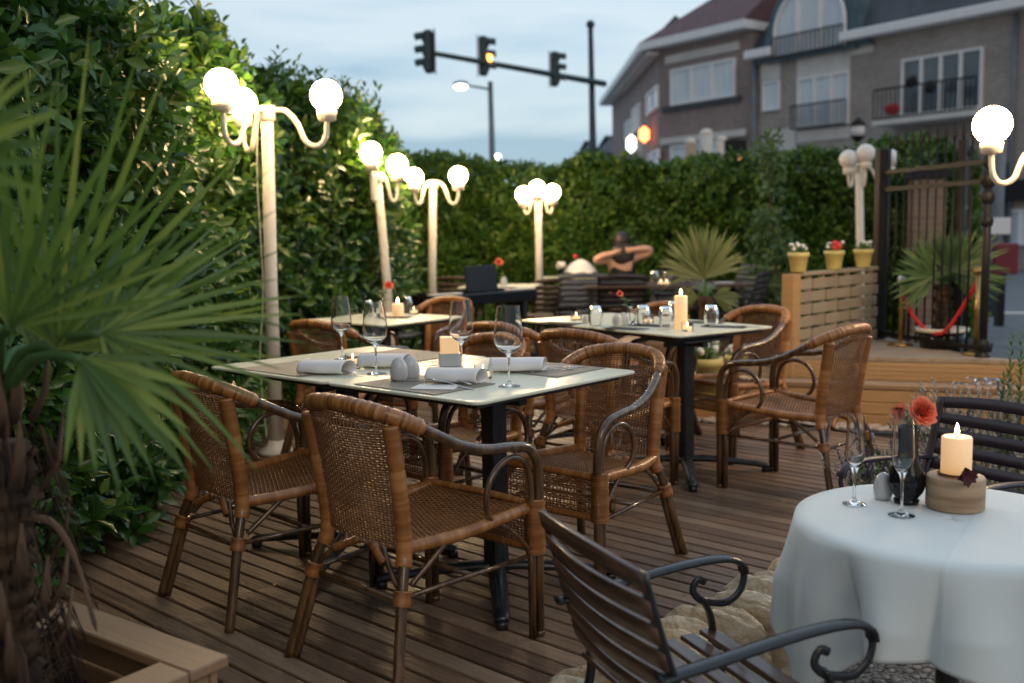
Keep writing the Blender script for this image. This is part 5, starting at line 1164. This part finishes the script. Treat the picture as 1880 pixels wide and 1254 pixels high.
wine_glass(O2(1655,946),'slim champagne flute before the black vase',.292,.031,.0255,.115,.036,'champagne_flute','champagne flutes on the round table')
P=O2(1664,922); t=thing('black_vase','glossy black bulb vase holding one big coral rose','vase',P)
k=MB(); k.lathe([(0,0),(.034,0),(.036,.010),(.030,.014),(.046,.035),(.054,.062),(.048,.092),(.032,.125),(.026,.165),(.032,.215),(.034,.225),(.030,.225),(.024,.165),(0,.06)],32); k.build('body',M['gloss'],t)
tip=at(1680,747,P.y)-P; k=MB(); k.tube(sm([(.0,0,.15),(.005,0,.22),(tip.x*.8,tip.y,tip.z-.03)],5),.003,6)
for q in range(6): leaflet(k,Vector((.0,.01,.225+.008*q)),(math.cos(q*1.9),math.sin(q*1.9),.35),(0,0,1),.055,.032,.15,n=4)
k.build('stem',M['green'],t); rose(t,tip+Vector((.010,.0,-.022)),.050,(.25,-.8,.5),4,26); rose(t,tip+Vector((-.035,.012,-.020)),.030,(-.7,-.6,.3),7,12,'side_bloom')
shaker(O2(1621,915),'white egg shaker beside the black vase',1.05,'white shaker on the round table')
P=O2(1753,930); k=MB(); k.lathe([(0,0),(.076,0),(.079,.004),(.079,.086),(.075,.091),(0,.092)],36); tag(k.build('wood_candle_block',M['block'],loc=P),'turned wooden block carrying the thick lit candle','candle base')
candle(P+Vector((0,0,.0925)),.041,.112,'thick cream candle burning on the wooden block')
k=MB(); k.tube([(.046*math.cos(a_/24*2*PI),.046*math.sin(a_/24*2*PI),.005) for a_ in range(24)],.004,6,closed=True); tag(k.build('candle_ring',M['bark'],loc=P+Vector((0,0,.0925))),'thin dark ring around the foot of the thick candle','candle ring')
q=at(1772,872,P.y-.09); k=MB(); rr=random.Random(8)
for i in range(9): an=i*2.4; leaflet(k,(0,0,0),(math.cos(an),-.5-.3*(i%2),math.sin(an)),(0,-1,0),.034,.030,.1,a=.5,n=4)
tag(k.build('dark_flower',M['maroon'],loc=q),'dark maroon flower pinned on the wooden candle block','flower')
# ================================================================== SLATTED CHAIRS
def slat_chair(C,face,label,zb,wood='slat',metal='blackmetal',W_=.52,grp='slatted bistro chairs',nb=6,H=.87,curve=.03):
    t=thing('slatted_chair',label,'chair',(C[0],C[1],zb),R_(face-90),grp); w2=W_/2
    bk=lambda z:-.20-(z-.44)*.30
    for s in (-1,1):
        k=MB(); P=sm([(s*w2,-.34,0),(s*w2,-.24,.25),(s*w2,-.19,.44),(s*w2,bk(.65),.65),(s*w2,bk(H-.01),H-.01)],6); k.tube(P,.0155,8,flat=(.6,1.25)); k.build('back_post',M[metal],t)
        k=MB(); k.tube(sm([(s*w2,.30,0),(s*w2,.25,.22),(s*w2,.20,.43),(s*w2,.185,.50),(s*w2,.155,.555)],6),.0145,8,flat=(.55,1.2)); k.build('leg',M[metal],t)
        k=MB(); P=[]
        for q in range(20): a_=R_(60-q*17); P.append((s*w2,.20+.062*math.cos(a_)+.0,.565+.062*math.sin(a_)-.02+(0)))
        P=[(s*w2,.292,.625),(s*w2,.300,.59),(s*w2,.285,.55),(s*w2,.245,.525),(s*w2,.20,.53),(s*w2,.155,.545),(s*w2,.130,.575),(s*w2,.145,.605),(s*w2,.170,.595)]
        k.tube(sm(P,5),.009,7,flat=(1.3,.7)); k.build('arm_scroll',M[metal],t)
        k=MB(); P=sm([(s*w2,bk(.62)-.035,.612),(s*w2,-.12,.630),(s*w2,.08,.652),(s*w2,.22,.655),(s*w2,.285,.635),(s*w2,.300,.605)],6); k.tube(P,.021,8,flat=(1.15,.5)); k.build('armrest',M[metal],t)
    for i in range(nb):
        z=.50+(H-.50)*(i+.5)/nb; hh=(H-.50)/nb*.72; k=MB(); y0=bk(z)-.004
        k.grid(lambda u,v,z=z,hh=hh,y0=y0:(-w2-.012+(W_+.024)*u,y0-curve*math.sin(PI*u)-(v-.5)*hh*.28,z+(v-.5)*hh+(.018*math.sin(PI*u) if i==nb-1 else 0)),14,2)
        o=k.build('back_slat',M[wood],t); md=o.modifiers.new('t','SOLIDIFY'); md.thickness=.014; md.offset=0
    for i in range(7):
        y=-.19+i*.062; k=MB(); k.box((0,y,.445-.012*math.sin(i/6*PI)),(W_+.03,.047,.014),bev=.003); k.build('seat_slat',M[wood],t)
    k=MB(); 
    for y in (-.17,.19): k.box((0,y,.425),(W_,.02,.012))
    k.build('seat_frame',M[metal],t)
    return t
sc0=slat_chair((.473,2.414),22,'dark slatted bistro chair turned away in the right foreground',gz)
sc1=slat_chair((1.68,3.76),212,'dark plum slatted chair behind the round table',gz,wood='slatpurple',metal='slatpurple',W_=.54,nb=6,curve=.01)
def far_chair(px,pyt,Y,face,label,wood,W_=.46):
    a=at(px,pyt,Y); s=1; return slat_chair((a.x+.27*math.cos(R_(face)),Y+.27*math.sin(R_(face))),face,label,a.z-.87,wood,'blackmetal',W_,'dark slatted chairs at the far tables')
far_chair(1018,512,11.0,100,'brown slatted chair just left of the blue grey one','slatbrown')
far_chair(1068,503,10.8,96,'blue grey slatted chair seen from behind','slatblue')
far_chair(1142,505,10.8,90,'plum slatted chair seen from behind below the raised arms','slatpurple',.50)
far_chair(1395,500,10.6,150,'dark slatted chair at the right end of the dark table','slatpurple',.50)
far_chair(1375,487,12.0,200,'mauve backed slatted chair beyond the dark table','slatblue',.55)
far_chair(830,508,11.2,80,'brown slatted chair behind the keyboard','slatbrown',.50)
far_chair(1235,497,12.0,268,'slatted chair on the far side of the dark table','slatpurple',.50)
# dark far table with glasses
P=on(1262,540,.76); t=thing('dark_table','long dark table with upturned glasses under the far hedge','table',(P.x+.05,11.0,0),R_(-4)); k=MB(); k.box((0,0,.755),(1.75,.75,.03),bev=.006); k.build('tabletop',M['slatbrown'],t)
for sx in (-1,1):
    for sy in (-1,1): k=MB(); k.box((sx*.8,sy*.3,.37),(.05,.05,.74)); k.build('leg',M['blackmetal'],t)
for i,(px,lb) in enumerate(((1202,'glass farthest left on the dark table'),(1226,'second upturned glass from the left on the dark table'),(1254,'third upturned glass from the left on the dark table'),(1270,'upturned glass just left of the pale palm stem'),(1284,'upturned glass behind the pale palm stem'))): tumbler(at(px,516,10.95)*1.0+Vector((0,0,.771-at(px,516,10.95).z)),lb,1.15)
P=at(1213,522,10.75); P.z=.771; tealight(P,'bright tealight near the left end of the dark table',1.2); P=at(1224,523,10.72); P.z=.771; tealight(P,'tealight just right of the brightest one on the dark table',1.2)
P=at(1330,505,10.95); P.z=.771; flat_napkin(P,0,'folded pale napkin at the right end of the dark table','napkin',.2,.15,'pale napkins on the dark table')
# items on the far green table
P=at(905,520,10.55); P.z=ZT; rose_vase(P,'vase with a round coral flower on the far green table',914,483,'clear',.055)
P=at(925,520,10.5); P.z=ZT; shaker(P,'white shaker on the far green table',1.3,'white shaker on the far table'); P=at(948,520,10.5); P.z=ZT; flat_napkin(P,.1,'folded white napkin on the far green table','napkin',.25,.14,'white napkins on the far table')
# far group left of the raised arms
P=at(1066,500,12.2); 
table((P.x,12.35),0,.9,.7,'far green table under the covered basket',[(0,0,.4,45)],False)
Z3=ZT; P=at(1066,500,12.15); P.z=Z3; t=thing('covered_basket','basket heaped with a white cloth on a far table','basket',P); k=MB(); k.lathe([(0,0),(.12,0),(.15,.10),(.13,.10),(.11,.02),(0,.02)],18); k.build('basket',M['tan'],t)
k=MB(); k.grid(lambda u,v:(lambda r,a_:Vector((r*math.cos(a_)*1.1,r*math.sin(a_),.20*math.cos(min(1,r/.19)*1.35)+.02+.008*math.sin(a_*7)*r/.19)))(.19*v,u*2*PI),28,8); k.build('cloth',M['napkin'],t)
P=at(1030,500,12.1); P.z=Z3; t=thing('pink_flower_glass','glass with a pale pink flower left of the covered basket','vase',P); k=MB(); k.lathe([(0,0),(.03,0),(.035,.12),(.033,.12),(.028,.005),(0,.005)],16); k.build('glass',M['glass'],t); k=MB(); 
for i in range(8): k.ball((.03*math.cos(i*2.4),.03*math.sin(i*2.4),.15+.02*math.sin(i*3)),.035,8,wob=.12,seed=i)
k.build('bloom',M['whiteflower'],t)
P=at(1056,480,12.35); P.z=Z3; t=thing('red_flower_stem','small red flower rising behind the covered basket','flower',P); tp=at(1056,471,12.35); k=MB(); k.tube([(0,0,0),(0,0,tp.z-Z3)],.004,5); k.build('stem',M['green'],t); k=MB(); k.ball((0,0,tp.z-Z3),.032,8,wob=.15,seed=3); k.build('bloom',M['redflower'],t)
# keyboard on stand
A=at(783,548,8.9); B=at(957,540,9.75); c=(A+B)/2; an=math.atan2(B.y-A.y,B.x-A.x); L_k=(B-A).length+.12
t=thing('digital_piano','black digital piano on a stand with a raised music desk','piano',(c.x,c.y,0),an); zk=.70
k=MB(); k.box((0,0,zk+.055),(L_k,.34,.11),bev=.012); k.build('body',M['gloss'],t)
k=MB(); k.box((0,.10,zk+.118),(L_k-.16,.13,.012),bev=.002); k.build('keys',M['gloss'],t)
for s in (-1,1): k=MB(); k.box((s*L_k*.36,-.11,zk+.117),(L_k*.26,.09,.014),bev=.003); k.build('top_strip',M['keys'],t)
k=MB(); k.box((0,0,0),(.40,.02,.24),M=Matrix.Translation((.02,-.05,zk+.235))@Matrix.Rotation(R_(-8),4,'X'),bev=.005); k.build('music_desk',M['gloss'],t)
for s in (-1,1):
    k=MB(); k.box((s*L_k*.40,0,zk/2),(.05,.26,zk),bev=.004); k.box((s*L_k*.40,0,.02),(.07,.40,.035),bev=.004); k.build('stand_leg',M['blackmetal'],t)
k=MB(); k.box((0,.06,.30),(L_k*.8,.02,.14)); k.build('crossbar',M['blackmetal'],t)
P=at(988,576,10.9); t=thing('low_round_table','low round tan table at the foot of the far lamp post','table',(P.x,10.9,0)); k=MB(); k.lathe([(0,P.z-.03),(.17,P.z-.03),(.175,P.z-.015),(.17,P.z),(0,P.z)],24); k.build('tabletop',M['tan'],t); k=MB(); k.lathe([(0,0),(.12,0),(.12,.01),(.02,.03),(.018,P.z-.03),(0,P.z-.03)],14); k.build('pedestal',M['blackmetal'],t)
P=at(716,545,9.4); slat_chair((P.x,9.4),60,'low grey slatted chair behind the small rear table near the hedge',P.z-.80,'slatblue','blackmetal',.42,'dark slatted chairs at the far tables')
# ================================================================== PERSON
def skin_mesh(name,verts,edges,m,parent=None,sub=2):
    me=bpy.data.meshes.new(name); me.from_pydata([v[:3] for v in verts],edges,[]); o=bpy.data.objects.new(name,me); COL.objects.link(o)
    md=o.modifiers.new('skin','SKIN'); md.use_smooth_shade=True
    if not me.skin_vertices: raise RuntimeError('no skin layer')
    for i,v in enumerate(verts):
        r=v[3]; me.skin_vertices[0].data[i].radius=(r if not hasattr(r,'__len__') else r[0], r if not hasattr(r,'__len__') else r[1]); me.skin_vertices[0].data[i].use_root=(i==0)
    s=o.modifiers.new('s','SUBSURF'); s.levels=sub; s.render_levels=sub; me.materials.append(m)
    if parent: o.parent=parent
    return o
P=at(1142,470,12.0)
t=thing('person','person in a black top seen from behind with both bare arms raised to the head','person',(P.x,12.0,0))
# seated: hips .50, shoulders 1.06, head about 1.22
V_=[(0,0,.50,(.16,.12)),(0,-.02,.66,(.15,.10)),(0,-.03,.84,(.155,.10)),(0,-.02,.98,(.14,.075)),(0,0,1.07,(.05,.05)),(0,.02,1.13,(.065,.07)),(0,.03,1.20,(.078,.09)),(0,.03,1.27,(.055,.065)),
    (-.16,-.03,1.03,.065),(-.31,-.10,1.00,.056),(-.335,-.11,1.02,.048),(-.24,-.13,1.065,.044),(-.12,-.13,1.09,.036),(-.06,-.12,1.12,.030),
    (.16,-.03,1.04,.062),(.31,-.08,1.08,.054),(.34,-.09,1.13,.050),(.24,-.11,1.14,.044),(.13,-.12,1.13,.034),(.07,-.12,1.13,.029),
    (-.10,.05,.48,.085),(-.12,.42,.47,.065),(-.12,.46,.25,.050),(-.12,.45,.06,.038),(-.12,.58,.035,.032),
    (.10,.05,.48,.085),(.12,.42,.47,.065),(.12,.46,.25,.050),(.12,.45,.06,.038),(.12,.58,.035,.032)]
E_=[(0,1),(1,2),(2,3),(3,4),(4,5),(5,6),(6,7),(3,8),(8,9),(9,10),(10,11),(11,12),(12,13),(3,14),(14,15),(15,16),(16,17),(17,18),(18,19),(0,20),(20,21),(21,22),(22,23),(23,24),(0,25),(25,26),(26,27),(27,28),(28,29)]
fing=[]
for s,root in ((-1,13),(1,19)):
    bx,by,bz,_=V_[root]
    for q in range(5):
        i=len(V_); l=.05 if q<4 else .035; V_.append((bx-s*.018,by-.006,bz+.022-.012*q,.0085)); V_.append((bx-s*(.018+l*.6),by+.004,bz+.026-.013*q,.008)); V_.append((bx-s*(.018+l),by+.018,bz+.026-.014*q,.007)); E_+=[(root,i),(i,i+1),(i+1,i+2)]
skin_mesh('body',V_,E_,M['skin'],t)
CV=[(0,0,.52,(.178,.138)),(0,-.02,.66,(.165,.115)),(0,-.03,.84,(.170,.115)),(0,-.02,.98,(.165,.105)),(-.12,-.02,1.03,.066),(.12,-.02,1.03,.066)]
skin_mesh('black_top',CV,[(0,1),(1,2),(2,3),(3,4),(3,5)],M['blackcloth'],t)
TV=[(0,0,.49,(.18,.14)),(-.10,.05,.48,.10),(-.12,.42,.47,.078),(-.12,.46,.25,.062),(-.12,.45,.09,.050),(.10,.05,.48,.10),(.12,.42,.47,.078),(.12,.46,.25,.062),(.12,.45,.09,.050)]
skin_mesh('trousers',TV,[(0,1),(1,2),(2,3),(3,4),(0,5),(5,6),(6,7),(7,8)],M['blackcloth'],t)
k=MB(); k.ball((0,.005,1.235),.112,20,(.95,1.0,1.08),wob=.02,seed=2); k.ball((0,-.085,1.07),.105,16,(1.35,.45,1.5),wob=.04,seed=5); k.build('hair',M['hair'],t)
k=MB(); k.ball((0,.135,1.195),.016,8,(.8,1,1.2)); k.build('nose',M['skin'],t)
for s in (-1,1): k=MB(); k.ball((s*.032,.112,1.225),.011,8); k.build('eye',M['opal'],t); k=MB(); k.ball((s*.085,.035,1.20),.02,8,(.5,1,1.5)); k.build('ear',M['skin'],t)
k=MB(); k.ball((0,.125,1.165),.018,8,(1.3,.5,.4)); k.build('mouth',M['rose'],t)
k=MB(); k.lathe([(0,.40),(.19,.40),(.195,.42),(.19,.44),(0,.44)],20); 
for q in range(4): a_=q*PI/2+.7; k.tube([(.14*math.cos(a_),.14*math.sin(a_),.40),(.17*math.cos(a_),.17*math.sin(a_),0)],.013,7)
tag(k.build('stool',M['slatbrown'],loc=(P.x,12.0,0)),'stool under the person with raised arms','stool')

# fallen leaves on the deck
rr=random.Random(77); k=MB()
for i in range(46):
    u_=rr.uniform(-.2,4.2); v_=rr.uniform(2.0,6.0); 
    if u_>4.2-v_*.15 and rr.random()<.5: continue
    p=uv(u_,v_,.004); an=rr.uniform(0,6.28); leaflet(k,p,(math.cos(an),math.sin(an),.05),(0,0,1),rr.uniform(.02,.05),rr.uniform(.010,.018),-.05,a=rr.random(),n=4)
tag(k.build('fallen_leaves',M['deadleaf']),kind='stuff')
